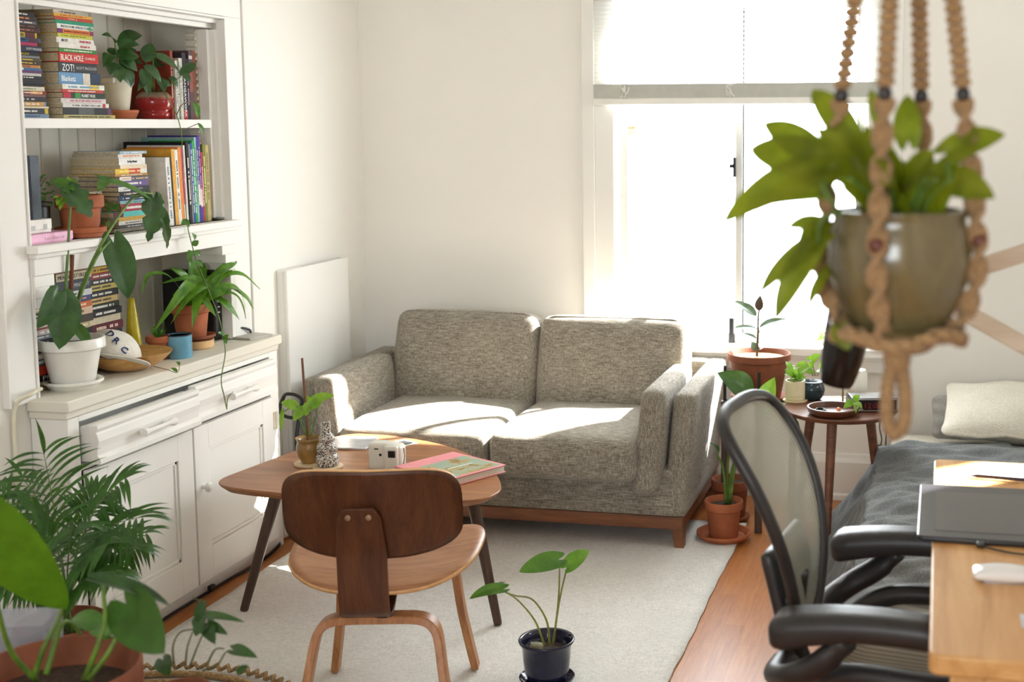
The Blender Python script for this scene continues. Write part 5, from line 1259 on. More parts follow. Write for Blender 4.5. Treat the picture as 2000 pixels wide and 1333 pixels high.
# ---------- plants on the lower shelf
LS = 1.2625
p = V((-2.70, 3.395, LS)); root = thing('potted_herb', 'small bushy herb in black pot behind the boxes on the lower shelf', 'potted plant', p)
make_pot(root, p, .062, .050, .115, BLACKPL, .012)
b = MB()
for k in range(110):
    a = rnd.uniform(0, 2*PI); r = rnd.uniform(0, .075); z = .10+rnd.uniform(0, .11)*(1-r*5)
    q = p+V((r*math.cos(a), r*math.sin(a), z)); b.leaf(q, q+V((rnd.uniform(-.02, .03), rnd.uniform(-.02, .02), rnd.uniform(-.006, .02))), .013, (rnd.uniform(-.3, .8), -.3, .8), 'ovate', n=5, m=2)
b.build('foliage', LEAF_MD, root, smooth=180)
b = MB()
for k in range(9):
    a = k*.7; b.tube(bez(p+V((0, 0, .09)), p+V((.02*math.cos(a), .02*math.sin(a), .15)), p+V((.05*math.cos(a), .05*math.sin(a), .19))), .0014, 5)
b.build('stem', STEMB, root, smooth=180)
p = V((-2.62, 3.515, LS))
tag(MB().lathe([(.05, 0), (.062, .002), (.066, .014), (.074, .017), (.075, .032), (.068, .032), (.056, .006), (.0001, .005)], p, 44).build('saucer', TERRA), 'terracotta saucer on the lower shelf beside the pink box', 'saucer')
pc = p+V((0, 0, .006)); root = thing('potted_seedling', 'sparse light green plant in plain terracotta pot on the lower shelf', 'potted plant', pc)
make_pot(root, pc, .070, .050, .125, TERRA, .04)
at = lambda x, y, d: atx(x, y, -2.60+d)
stems(root, [[(150, 395, 0), (135, 385, .03), (122, 388, .05)], [(152, 395, 0), (145, 375, .02), (138, 360, .02)], [(150, 395, 0), (130, 392, .04), (112, 400, .05)]], .0022, STEMM, at)
leaves(root, [(122, 386, 110, 400, .02, .05, .06), (118, 388, 104, 386, .016, .05, .05), (128, 384, 134, 400, .02, .05, .07), (138, 362, 132, 345, .024, .02, .02), (140, 362, 150, 350, .02, .02, .03), (126, 392, 116, 410, .018, .05, .06)], LEAF_LT, at, 'ovate', n=7, m=2)
p = V((-2.70, 3.655, LS)); root = thing('potted_creeper', 'wiry creeper trailing from cream pot behind the terracotta pot', 'potted plant', p)
MB().lathe([(.036, 0), (.038, .003), (.048, .11), (.049, .135), (.046, .135), (.045, .115)], p, 36).build('pot', CREAMCER, root)
MB().lathe([(.045, .118), (.02, .124), (.0001, .125)], p, 20).build('soil', SOIL, root)
at = lambda x, y, d: atx(x, y, -2.64+d)
stems(root, [[(188, 378, 0), (205, 388, .04), (222, 392, .05), (232, 402, .05)], [(186, 380, 0), (198, 395, .05), (214, 405, .06), (226, 412, .06)], [(190, 378, 0), (196, 420, .06), (190, 430, .06), (198, 455, .06), (206, 462, .06)], [(188, 380, 0), (210, 392, .06), (232, 396, .06), (236, 408, .06)]], .0013, STEMB, at)
leaves(root, [(205+i*3.4, 396+((i*5) % 14), 212+i*3.4+((i*3) % 6)-3, 402+((i*7) % 16), .017, .05, .06) for i in range(9)] + [(206, 434, 216, 440, .02, .06, .07), (208, 436, 214, 446, .016, .06, .07)], LEAF_MD, at, 'ovate', n=6, m=2)

# ---------- floor plants
# navy pot with philodendron
p = V((-1.085, 3.385, .0095)); NAVYC = plain('navy_glaze', (30, 32, 54), .12, var=.1)
tag(MB().lathe([(.0001, 0), (.066, 0), (.076, .012), (.080, .02), (.077, .022), (.062, .01), (.0001, .006)], p, 44).build('saucer', NAVYC, smooth=60), 'glossy navy saucer under the navy flowerpot on the rug', 'saucer')
pc = p+V((0, 0, .0065)); root = thing('potted_philodendron', 'philodendron with heart-shaped leaves in glossy navy pot on the grey rug', 'potted plant', pc)
MB().lathe([(.050, 0), (.056, .003), (.064, .03), (.068, .07), (.070, .104), (.078, .116), (.081, .122), (.079, .126), (.072, .122), (.066, .108), (.064, .09)], pc, 48).build('pot', NAVYC, root, smooth=180)
MB().lathe([(.066, .088), (.05, .094), (.02, .096), (.0001, .097)], pc, 28).build('soil', SOIL, root)
Yp = pc.y
at = lambda x, y, d=0: aty(x, y, Yp+d)
stems(root, [[(1080, 1258, -.01), (1088, 1200, 0), (1092, 1150, .0), (1093, 1094, 0)], [(1081, 1258, 0), (1090, 1190, 0), (1100, 1140, .01), (1108, 1108, .01)], [(1074, 1259, 0), (1067, 1212, -.01), (1040, 1172, -.02), (1005, 1164, -.03), (981, 1154, -.03)], [(1064, 1262, -.02), (1044, 1212, -.03), (1010, 1172, -.04), (981, 1154, -.03)]], .0034, plain('philo_stem', (128, 132, 62), .5, var=.2), at)
leaves(root, [(1090, 1094, 1014, 1116, .078, 0, -.06)], LEAF_MD, at, up=V((.1, -.75, .65)), fold=.15, arch=.08)
leaves(root, [(1108, 1108, 1150, 1074, .066, .0, .05)], LEAF_FERN, at, up=V((-.1, -.85, .5)), fold=.15, arch=.08)
leaves(root, [(982, 1152, 916, 1168, .048, -.03, -.07)], LEAF_MD, at, up=V((0, -.7, .7)), fold=.5, arch=.14)
leaves(root, [(974, 1150, 986, 1136, .016, -.03, .03)], LEAF_DK, at, 'ovate', up=V((0, -.7, .7)), fold=.3, n=6, m=2)
q = aty(1048, 1258, Yp-.02)
MB().rbox((q.x, q.y, pc.z+.103), (.042, .038, .030), .0145, n=7).build('pebble', plain('grey_pebble', (132, 128, 100), .7, var=.2), root, smooth=180)

# terracotta pots between sofa and office chair
p = V((-.805, 4.775, .0095))
tag(MB().lathe([(.06, 0), (.09, .001), (.102, .014), (.106, .017), (.106, .026), (.099, .026), (.085, .006), (.0001, .005)], p, 48).build('saucer', TERRA), 'wide terracotta saucer on the rug corner by the sofa leg', 'saucer')
pc = p+V((0, 0, .006)); root = thing('potted_bird_of_paradise', 'bird of paradise with paddle leaves in terracotta pot beside the sofa arm', 'potted plant', pc)
make_pot(root, pc, .076, .054, .145, TERRA, .036)
at = lambda x, y, Y: aty(x, y, Y)
stems(root, [[(1420, 985, 4.775), (1422, 900, 4.76), (1440, 820, 4.76), (1468, 772, 4.78)], [(1424, 985, 4.775), (1432, 910, 4.75), (1465, 830, 4.74), (1492, 795, 4.72)], [(1426, 985, 4.775), (1440, 900, 4.73), (1490, 830, 4.70), (1525, 822, 4.68)], [(1418, 985, 4.775), (1413, 920, 4.74), (1400, 885, 4.72)]], .0062, STEMM, at)
leaves(root, [(1470, 775, 1403, 727, .11, 4.78, 4.74)], LEAF_DK, at, 'ovate', V((.1, -.7, .7)), fold=.25, arch=.1)
leaves(root, [(1490, 798, 1512, 738, .075, 4.72, 4.72), (1482, 800, 1530, 790, .08, 4.70, 4.66)], LEAF_LT, at, 'ovate', V((0, -.8, .5)), fold=.3, arch=.1)
leaves(root, [(1525, 822, 1563, 858, .06, 4.68, 4.62), (1402, 888, 1388, 864, .02, 4.72, 4.70)], LEAF_DK, at, 'ovate', V((.3, -.5, .8)), fold=.3, arch=.25)
p = V((-.82, 5.04, 0)); root = thing('flowerpot', 'empty terracotta pot half hidden behind the bird of paradise', 'flowerpot', p)
MB().lathe([(.05, 0), (.065, .002), (.078, .015), (.078, .02), (.07, .02), (.0001, .006)], p, 36).build('base_dish', TERRA_D, root)
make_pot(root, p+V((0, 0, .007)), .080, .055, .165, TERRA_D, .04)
# big rubber plant on a black metal stand
pc = V((-.705, 5.03, .53)); root = thing('plant_stand', 'dark wood plant stand with black uprights holding the big terracotta pot by the window', 'plant stand', (pc.x, pc.y, 0))
for a in (math.radians(-82), math.radians(8), math.radians(98), math.radians(188)):
    d = V((math.cos(a), math.sin(a), 0)); MB().box(-.015, .015, -.015, .015, 0, .5, Matrix.Translation((pc.x+d.x*.137, pc.y+d.y*.137, 0)) @ Matrix.Rotation(a, 4, 'Z')).build('leg', DARKLEG, root, bevel=.003)
    MB().box(-.006, .006, -.006, .006, .48, .645, Matrix.Translation((pc.x+d.x*.137, pc.y+d.y*.137, 0)) @ Matrix.Rotation(a, 4, 'Z')).build('upright', BLACKMETAL, root)
b = MB()
for a in (math.radians(-82), math.radians(8)):
    d = V((math.cos(a), math.sin(a), 0)); b.tube([V((pc.x, pc.y, .50))-d*.137, V((pc.x, pc.y, .50))+d*.137], .006, 6)
b.build('cross_bar', BLACKMETAL, root)
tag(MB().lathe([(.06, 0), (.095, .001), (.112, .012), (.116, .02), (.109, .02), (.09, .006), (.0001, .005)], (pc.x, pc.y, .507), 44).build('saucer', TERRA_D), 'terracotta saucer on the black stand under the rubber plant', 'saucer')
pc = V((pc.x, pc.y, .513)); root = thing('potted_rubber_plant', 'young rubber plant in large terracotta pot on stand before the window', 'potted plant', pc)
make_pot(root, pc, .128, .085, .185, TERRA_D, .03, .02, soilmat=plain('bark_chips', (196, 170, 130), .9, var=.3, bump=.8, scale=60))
at = lambda x, y, d: aty(x, y, 5.03+d)
stems(root, [[(1478, 702, 0), (1480, 660, 0), (1481, 620, 0), (1483, 604, 0)]], .0055, STEMB, at)
leaves(root, [(1478, 618, 1433, 587, .05, 0, .02), (1481, 626, 1503, 616, .03, 0, -.08), (1482, 641, 1538, 622, .048, 0, .02), (1480, 643, 1432, 640, .034, 0, -.03), (1478, 662, 1441, 650, .026, 0, .03), (1483, 684, 1516, 668, .045, 0, -.05), (1478, 686, 1468, 668, .035, 0, .02), (1481, 626, 1462, 618, .03, 0, -.08), (1482, 652, 1494, 640, .03, 0, .05)], LEAF_RUB, at, 'ovate', V((0, -.45, .85)), fold=.2, arch=.06)
leaves(root, [(1482, 608, 1485, 577, .036, 0, 0)], plain('new_leaf', (92, 72, 52), .4, var=.15), at, 'ovate', V((0, -.9, .3)), fold=.3, arch=.05)

# ---------- side table things
def st(x, y): return atz(x, y, STZ)
p = st(1553, 784)
tag(MB().lathe([(.045, 0), (.048, .003), (.048, .007), (.0001, .008)], p, 32).build('coaster', PALEWOOD), 'small wooden coaster under the ivory pot on the side table', 'coaster')
pc = p+V((0, 0, .008)); root = thing('potted_ivy', 'bright green plant in ivory cylinder pot on the side table', 'potted plant', pc)
MB().lathe([(.034, 0), (.037, .002), (.038, .012), (.036, .014), (.038, .016), (.038, .074), (.034, .074), (.034, .06)], pc, 36).build('pot', plain('ivory_pot', (232, 220, 184), .5, var=.02), root)
MB().lathe([(.034, .06), (.0001, .064)], pc, 20).build('soil', SOIL, root)
b = MB()
for k in range(26):
    a = rnd.uniform(0, 2*PI); q = pc+V((.012*math.cos(a), .012*math.sin(a), .065)); h = rnd.uniform(.01, .075); r = rnd.uniform(.015, .05)
    b.leaf(q+V((0, 0, h*.5)), q+V((r*math.cos(a), r*math.sin(a), h)), .022, (math.cos(a)*.3, -.5, .8), 'ovate', n=7, m=2)
b.build('foliage', LEAF_LT, root, smooth=180)
p = st(1592, 768); p.z = STZ; p = V((p.x, 4.87, STZ)); root = thing('potted_vine', 'leafy vine in dark teal ceramic pot at the back of the side table', 'potted plant', p)
MB().lathe([(.030, 0), (.034, .003), (.046, .02), (.050, .04), (.046, .058), (.040, .064), (.044, .072), (.041, .073), (.036, .062)], p, 36).build('pot', plain('teal_glaze', (40, 58, 64), .12, var=.2), root, smooth=180)
MB().lathe([(.037, .058), (.0001, .062)], p, 20).build('soil', SOIL, root)
at = lambda x, y, d: aty(x, y, p.y+d)
stems(root, [[(1588, 735, 0), (1578, 715, 0), (1560, 712, -.02), (1552, 722, -.02)], [(1592, 735, 0), (1588, 712, 0), (1590, 702, 0)], [(1596, 735, 0), (1604, 715, 0)]], .0018, STEMB, at)
leaves(root, [(1586, 706, 1602, 692, .034, 0, -.02), (1578, 712, 1553, 716, .03, 0, -.03), (1604, 722, 1609, 700, .028, 0, -.02), (1590, 726, 1572, 728, .026, -.02, -.05), (1596, 724, 1610, 730, .024, -.02, -.05), (1582, 718, 1590, 706, .026, 0, -.02), (1584, 704, 1575, 698, .024, 0, .0)], LEAF_LT, at, 'ovate', n=8, m=3)
p = st(1612, 800); p = V((-.375, 4.625, STZ)); 
tag(MB().lathe([(.0001, 0), (.07, 0), (.088, .008), (.096, .026), (.094, .030), (.088, .030), (.08, .012), (.0001, .008)], p, 52).build('wooden_tray', TRAYWOOD, smooth=50), 'dark round wooden tray with trinkets on the side table', 'tray')
o = MB().box(-.02, .022, -.012, .012, 0, .002, Matrix.Translation((p.x+.015, p.y-.03, STZ+.009)) @ Matrix.Rotation(.2, 4, 'Z')).build('card', plain('paper', (246, 244, 238), .8, var=.005)); tag(o, 'tiny white card in the dark wooden tray', 'card')
o = MB().rbox((p.x+.022, p.y-.012, STZ+.022), (.017, .017, .017), .0084, n=6).build('bead', plain('orange_bead', (236, 140, 90), .4), smooth=180); tag(o, 'orange bead in the dark wooden tray', 'bead')
o = MB().tube(smooth_path([V((p.x-.045+.025*math.cos(a)*(1-.03*a), p.y-.01+.02*math.sin(a), STZ+.011+.0006*a)) for a in [k*.6 for k in range(28)]], 3), .003, 6).build('bracelet', BLACKPL, smooth=180); tag(o, 'coiled black cord bracelet in the dark wooden tray', 'bracelet')
# clock radio
p = V((-.235, 4.735, STZ)); root = thing('clock_radio', 'black clock radio with red digits on the side table', 'clock', p, math.radians(14))
M = WM[root.name]
MB().box(-.085, .085, -.045, .055, .002, .052, M).build('case', BLACKPL, root, bevel=.003)
MB().box(-.083, .083, -.0475, -.045, .004, .050, M).box(-.084, .084, -.044, .054, .052, .0535, M).build('silver_trim', METAL, root, bevel=.001)
MB().box(-.078, .078, -.0485, -.047, .008, .046, M).build('display', plain('dark_red_display', (30, 12, 12), .15), root)
DIG = N('red_digits'); DIG.fin((60, 4, 4), .5); DIG.b.inputs['Emission Color'].default_value = (.6, .03, .03, 1); DIG.b.inputs['Emission Strength'].default_value = .07; DIG = DIG.m
text('digits', '12:08', DIG, root, M @ V((-.045, -.0488, .016)), M.to_3x3() @ V((1, 0, 0)), V((0, 0, 1)), .028, .085)
MB().box(-.070, -.045, -.0489, -.0484, .0105, .0125, M).build('maker_mark', ink((190, 190, 190)), root)
# white bottle and brass rod
p = V((-.305, 4.865, STZ)); root = thing('humidifier', 'white cylinder bottle with grey base behind the clock radio', 'bottle', p)
MB().lathe([(.0001, 0), (.038, 0), (.040, .003), (.040, .036), (.0001, .036)], p, 36).build('base', plain('grey_base', (150, 148, 140), .5), root)
MB().lathe([(.040, .036), (.041, .04), (.041, .112), (.034, .125), (.0001, .112)], p, 36).build('body', plain('white_plastic', (236, 234, 222), .35, var=.01), root, smooth=50)
o = MB().lathe([(.0001, 0), (.018, 0), (.018, .003), (.003, .005), (.003, .11), (.0001, .111)], (-.352, 4.80, STZ), 20).build('brass_rod', plain('brass', (206, 160, 80), .3, 1.0)); tag(o, 'thin brass rod stand beside the white bottle on the side table', 'stand')
root = thing('plant_cutting', 'trailing leafy cutting hanging over the side table beside the clock', 'sprig', st(1665, 785))
at = lambda x, y, Y: aty(x, y, Y)
stems(root, [[(1640, 772, 4.69), (1655, 780, 4.66), (1668, 784, 4.63), (1680, 798, 4.60), (1674, 806, 4.58)]], .0014, STEMM, at)
leaves(root, [(1666, 784, 1648, 797, .03, 4.63, 4.59), (1668, 784, 1679, 772, .028, 4.63, 4.62), (1670, 786, 1684, 798, .022, 4.62, 4.58), (1668, 786, 1672, 808, .014, 4.61, 4.57)], LEAF_LT, at, 'ovate', n=7, m=2)
for k, (pts, lb) in enumerate((([(1722, 812, 4.87), (1718, 835, 5.0), (1722, 860, 5.2), (1716, 880, 5.36)], 'black cord with plug hanging from the side table, nearer the sofa'), ([(1738, 808, 4.88), (1738, 830, 5.0), (1731, 850, 5.2), (1730, 885, 5.36)], 'plain black cord hanging from the side table, nearer the bed'))):
    b = MB().tube(smooth_path([V((-.20+.05*k, 4.86, STZ-.012))] + [aty(*q) for q in pts]), .003, 7)
    if k == 0: q = aty(1717, 876, 5.36); b.box(q.x-.011, q.x+.011, q.y-.01, q.y+.01, q.z-.02, q.z+.014)
    tag(b.build('power_cable', BLACKPL), lb, 'cord', 'cords behind the side table')
# cutting on the window sill
p = V((-.44, 5.385, WZ0+.006)); root = thing('potted_cutting', 'small pale green plant on the window sill behind the hanging planter', 'potted plant', p)
MB().lathe([(.02, 0), (.024, .03), (.022, .03), (.018, .004)], p, 20).build('pot', WHITECER, root)
b = MB()
for k in range(30):
    a = rnd.uniform(0, 2*PI); q = p+V((0, 0, .03)); b.leaf(q+V((.02*math.cos(a), .01*math.sin(a), rnd.uniform(0, .04))), q+V((rnd.uniform(-.1, .1), rnd.uniform(-.03, .0), rnd.uniform(-.02, .09))), .018, (0, -.5, .8), 'ovate', n=5, m=2)
b.build('foliage', LEAF_LT, root, smooth=180)

# ---------- palm and foreground pots
p = V((-2.30, 2.92, .03)); root = thing('potted_palm', 'feathery parlour palm in terracotta pot beside the cabinet', 'potted plant', p)
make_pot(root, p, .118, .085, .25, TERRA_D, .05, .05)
def frond(root, base, ctl, tip, n=15, ll=.13, start=.36, lw=.0125, droop=.045):
    pts = bez(base, ctl, tip, 26); b = MB()
    b.tube(pts, [.0032*(1-.75*i/26) for i in range(27)], 6); b.build('frond_stem', STEMM, root, smooth=180)
    b = MB()
    for k in range(n):
        t = start+(1-start)*(k+.5)/n; i = t*26; i0 = min(25, int(i)); q = pts[i0].lerp(pts[i0+1], i-i0); tg = (pts[min(26, i0+2)]-pts[max(0, i0-1)]).normalized()
        up = V((.25, -.35, .9)); sd_ = tg.cross(up).normalized(); L = ll*(.55+.9*math.sin(PI*min(1, (k+2)/(n+2)))**.8*.6)
        for s in (-1, 1):
            d = (sd_*s*.8+tg*.62).normalized()*L*rnd.uniform(.9, 1.1); e = q+d+V((0, 0, -droop*rnd.uniform(.6, 1.4)))
            b.leaf(q, e, lw, up, 'lance', fold=.2, arch=.14, n=8, m=2)
    L = ll*.8; b.leaf(pts[-2], pts[-1]+(pts[-1]-pts[-4]).normalized()*L*.7, lw, V((.2, -.3, .9)), 'lance', n=8, m=2)
    b.build('frond', LEAF_PALM, root, smooth=180)
s0 = p+V((0, 0, .21))
def fr(cx_, cy_, cY, tx, ty, tY, **k):
    a = rnd.uniform(0, 6.28); frond(root, s0+V((.03*math.cos(a), .03*math.sin(a), 0)), aty(cx_, cy_, cY), aty(tx, ty, tY), **k)
fr(112, 1010, 2.90, 84, 880, 2.86, ll=.16, n=13)
fr(130, 1010, 2.92, 250, 930, 2.90, ll=.13)
fr(140, 1020, 2.90, 285, 1010, 2.84, ll=.13)
fr(150, 1040, 2.95, 262, 1075, 2.86, ll=.12)
fr(90, 1010, 2.95, -25, 960, 2.90, ll=.14)
fr(95, 1070, 2.86, -30, 1080, 2.78, ll=.13)
fr(110, 1040, 2.84, 60, 985, 2.74, ll=.12)
fr(150, 1000, 3.0, 195, 960, 3.02, ll=.13)
fr(140, 1080, 2.86, 215, 1060, 2.74, ll=.12)
fr(120, 1080, 2.84, 150, 1020, 2.72, ll=.12)
fr(90, 1120, 2.82, -10, 1130, 2.72, ll=.10)
fr(160, 1060, 3.0, 290, 1040, 3.02, ll=.11)
fr(120, 1020, 3.0, 40, 930, 3.02, ll=.13)
fr(150, 1100, 2.84, 225, 1120, 2.74, ll=.10)

# low bench under the foreground pots
BZ = .30
root = thing('plant_bench', 'low wooden bench carrying the foreground pots', 'bench', (-1.72, 2.2, 0))
MB().box(-1.98, -1.42, 1.85, 2.40, BZ-.025, BZ).build('top', DARKLEG, root, bevel=.003)
for x in (-1.95, -1.49):
    for y in (1.88, 2.33): MB().box(x, x+.04, y, y+.04, 0, BZ-.025).build('leg', DARKLEG, root, bevel=.003)
pc = V((-1.665, 2.09, BZ)); rt = .158
root = thing('potted_philodendron', 'large-leaved philodendron in big blurred terracotta pot in the near corner', 'potted plant', pc)
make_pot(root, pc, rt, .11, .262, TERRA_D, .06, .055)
at = lambda x, y, d: aty(x, y, 2.09+d)
stems(root, [[(70, 1330, 0), (20, 1270, -.05), (-8, 1170, -.1), (-20, 1090, -.1)], [(66, 1326, 0), (84, 1270, .0), (112, 1215, .02), (126, 1170, .04)], [(165, 1328, 0), (190, 1265, 0), (205, 1210, .02), (200, 1140, .05)], [(172, 1328, 0), (215, 1270, .02), (244, 1200, .05)], [(90, 1318, 0), (118, 1226, .05), (138, 1218, .08), (158, 1240, .1)]], .0062, plain('fg_stem', (92, 122, 40), .5, var=.2), at)
leaves(root, [(-22, 1010, 128, 1198, .175, -.1, .03)], LEAF_FG, at, up=V((.1, -.9, .3)), fold=.08, arch=.05)
leaves(root, [(195, 1138, 334, 1182, .06, .03, .10)], LEAF_DK, at, up=V((.0, -.3, .95)), fold=.5, arch=.05)
leaves(root, [(246, 1180, 318, 1276, .13, .05, .0)], LEAF_FGD, at, up=V((.25, -.85, .3)), fold=.12, arch=.06)
leaves(root, [(190, 1222, 140, 1205, .06, .1, .12), (215, 1240, 175, 1224, .05, .08, .1), (206, 1228, 250, 1232, .06, .08, .08)], LEAF_MD, at, up=V((0, -.5, .8)), fold=.3, arch=.1)
# small pot beside it
pc = V((-1.555, 2.335, BZ)); root = thing('potted_philodendron', 'small drooping vine in little terracotta pot beside the big blurred pot', 'potted plant', pc)
make_pot(root, pc, .060, .044, .118, TERRA_D, .03, .012)
at = lambda x, y, d: aty(x, y, 2.335+d)
stems(root, [[(340, 1300, 0), (338, 1262, 0), (352, 1236, .02), (376, 1230, .02)], [(362, 1300, 0), (366, 1265, 0), (376, 1235, .0)], [(372, 1300, 0), (384, 1268, 0), (396, 1240, .0)], [(404, 1300, 0), (420, 1270, -.02), (438, 1268, -.02)], [(396, 1310, 0), (424, 1300, -.02), (440, 1276, -.02), (452, 1272, -.02)], [(396, 1228, 0), (402, 1200, .0), (395, 1178, .0), (376, 1168, .0)]], .0024, plain('dull_stem', (96, 96, 62), .6, var=.2), at)
leaves(root, [(398, 1204, 474, 1213, .024, 0, -.03), (396, 1180, 384, 1222, .03, 0, -.02), (392, 1206, 388, 1236, .04, 0, -.04), (404, 1218, 418, 1256, .045, 0, -.05), (410, 1224, 442, 1238, .03, 0, -.03), (396, 1226, 382, 1242, .04, -.02, -.05), (456, 1270, 500, 1283, .034, -.02, -.05), (466, 1314, 484, 1300, .022, -.03, -.02), (318, 1290, 330, 1320, .05, 0, -.03)], LEAF_DK, at, up=V((.1, -.7, .65)), fold=.25, arch=.12)
# clear acrylic box
ACR = N('clear_acrylic'); ACR.fin((206, 208, 214), .06); t_ = ACR.n('ShaderNodeBsdfTransparent'); t_.inputs['Color'].default_value = lin((236, 237, 240)); m_ = ACR.n('ShaderNodeMixShader'); m_.inputs[0].default_value = .28
ACR.l(t_.outputs[0], m_.inputs[1]); ACR.l(ACR.b.outputs[0], m_.inputs[2]); ACR.l(m_.outputs[0], ACR.out.inputs['Surface']); ACR = ACR.m
q = aty(103, 1215, 2.32)
root = thing('acrylic_box', 'clear acrylic box standing behind the big blurred terracotta pot', 'box', (q.x-.10, 2.34, BZ))
x1 = q.x; x0 = x1-.17; zt = q.z
M = Matrix.Translation((x1, 2.29, 0)) @ Matrix.Rotation(math.radians(18), 4, 'Z')
MB().box(-.17, 0, 0, .003, BZ, zt, M).box(-.17, 0, .107, .11, BZ, zt, M).box(-.003, 0, .003, .107, BZ, zt, M).box(-.17, -.167, .003, .107, BZ, zt, M).box(-.17, 0, 0, .11, zt, zt+.003, M).build('case', ACR, root, smooth=0)
MB().box(-.16, -.01, .01, .10, BZ+.002, zt-.06, M).build('contents', plain('grey_contents', (120, 116, 118), .6, var=.1), root)

# ---------- hanging planter
HC = V((-.054, 1.70, 1.335)); HR = .0945
root = thing('hanging_pothos', 'lime pothos in olive glazed pot hanging in the macrame holder', 'potted plant', HC)
OLV = N('olive_glaze'); vec = OLV.coords(); OLV.bump(OLV.noise(OLV.coords((30, 30, 200)), 1, 2), .15, .001)
OLV = OLV.fin(OLV.ramp(OLV.noise(OLV.coords((14, 14, 5)), 1, 5, .6, .5), [(.3, (64, 54, 30)), (.5, (98, 87, 56)), (.7, (120, 106, 70))]), .22, coat=.3)
MB().lathe([(.055, 0), (.062, .002), (.064, .006), (.078, .030), (.089, .06), (.0945, .09), (.0935, .115), (.089, .135), (.086, .146), (.089, .152), (.090, .156), (.084, .157), (.082, .145), (.084, .125)], HC, 56).build('pot', OLV, root, smooth=180)
MB().lathe([(.0001, -.008), (.07, -.008), (.086, .0), (.088, .006), (.083, .006), (.066, -.001), (.0001, -.002)], HC, 48).build('drip_tray', OLV, root, smooth=60)
MB().lathe([(.084, .126), (.05, .132), (.0001, .134)], HC, 28).build('soil', SOIL, root)
at = lambda x, y, d: aty(x, y, 1.70+d)
HL = [(1602, 335, 1408, 428, .072, -.03, -.06, .28), (1612, 330, 1462, 286, .085, -.02, .02, .2), (1600, 378, 1458, 402, .036, .0, .03, .3), (1604, 436, 1535, 442, .032, -.06, -.07, .3), (1600, 470, 1478, 572, .042, -.05, -.08, .3), (1592, 480, 1510, 627, .05, -.06, -.09, .25), (1614, 530, 1576, 604, .022, -.02, -.03, .3), (1662, 270, 1584, 170, .055, .0, .05, .3), (1716, 240, 1700, 172, .024, .04, .06, .3), (1774, 275, 1772, 184, .05, .03, .05, .2), (1850, 300, 1964, 258, .055, -.02, -.01, .3), (1842, 350, 1942, 384, .06, -.03, -.06, .25), (1640, 640, 1658, 684, .038, -.05, -.06, .1), (1606, 440, 1560, 490, .045, -.05, -.07, .2), (1590, 300, 1490, 236, .06, .0, .02, .2)]
for bx, by, tx, ty, w, d0, d1, ar in HL:
    MB().leaf(at(bx, by, d0), at(tx, ty, d1), w, V((-.1, -.85, .5)), 'heart', fold=.14, arch=ar*.4, n=14, m=4, wave=.006).build('leaf', LEAF_LIME, root, smooth=180)
for k in range(20):
    a = rnd.uniform(0, 2*PI); r = rnd.uniform(.01, .06); q = HC+V((r*math.cos(a), r*math.sin(a), .15+rnd.uniform(0, .05)))
    L = rnd.uniform(.06, .1); d = V((math.cos(a)*.7+rnd.uniform(-.3, .3), math.sin(a)*.6, rnd.uniform(.1, .9))).normalized()*L
    MB().leaf(q, q+d, L*.62, V((d.x*2, -.8, .6)), 'heart', fold=.15, arch=.1, n=12, m=4).build('leaf', LEAF_LIME, root, smooth=180)
b_ = MB()
for k in range(16):
    a = rnd.uniform(0, 2*PI); r = rnd.uniform(.0, .05); q = HC+V((r*math.cos(a), r*math.sin(a), .13))
    b_.tube(bez(q, q+V((0, 0, .04)), q+V((math.cos(a)*.06, math.sin(a)*.05, .07))), .0022, 6)
for pts in ([(1640, 415, -.05), (1615, 380, -.06), (1602, 345, -.04)], [(1645, 415, -.06), (1605, 430, -.08), (1598, 475, -.07)], [(1845, 410, -.04), (1856, 360, -.04), (1848, 310, -.02)]):
    b_.tube(smooth_path([at(*q) for q in pts]), .0026, 6)
b_.build('stem', STEMM, root, smooth=180)

root = thing('macrame_hanger', 'knotted jute macrame hanger with dark beads holding the olive pot', 'plant hanger', (HC.x, HC.y, 2.2))
TOP = V((-.052, 1.70, 2.25))
def rope_twist(path, r, pitch, amp, nm):
    """two strands wound round each other like a half-knot sinnet"""
    n = len(path)
    for ph in (0, PI):
        pp = []; L = 0; rr = []
        for i, q in enumerate(path):
            if i: L += (q-path[i-1]).length
            t = (path[min(i+1, n-1)]-path[max(0, i-1)]).normalized(); a = t.cross(V((0, 1, 0))); a = a.normalized() if a.length > 1e-4 else V((1, 0, 0)); b2 = t.cross(a)
            an = 2*PI*L/pitch+ph; pp.append(q+(a*math.cos(an)+b2*math.sin(an))*amp)
            rr.append(r*(1+.28*math.sin(an*1.0)**2))
        MB_.tube(pp, rr, 7)
def ribbon(path, step=.0046, pitch=.088):
    L = 0; nxt = 0
    for i in range(len(path)-1):
        seg = path[i+1]-path[i]; sl = seg.length
        if sl < 1e-6: continue
        t = seg/sl
        while nxt <= L+sl:
            q = path[i]+t*(nxt-L); a = t.cross(V((0, 1, 0))); a = a.normalized() if a.length > 1e-4 else V((1, 0, 0)); b2 = t.cross(a)
            an = 2*PI*nxt/pitch; u = a*math.cos(an)+b2*math.sin(an); w = t.cross(u)
            MB_.rbox(q, (.0285, .0125, .0064), .0031, M=Matrix((u, w, t)).transposed().to_4x4(), n=3); nxt += step
        L += sl
ANG = (math.radians(172), math.radians(-103), math.radians(72), math.radians(-8))
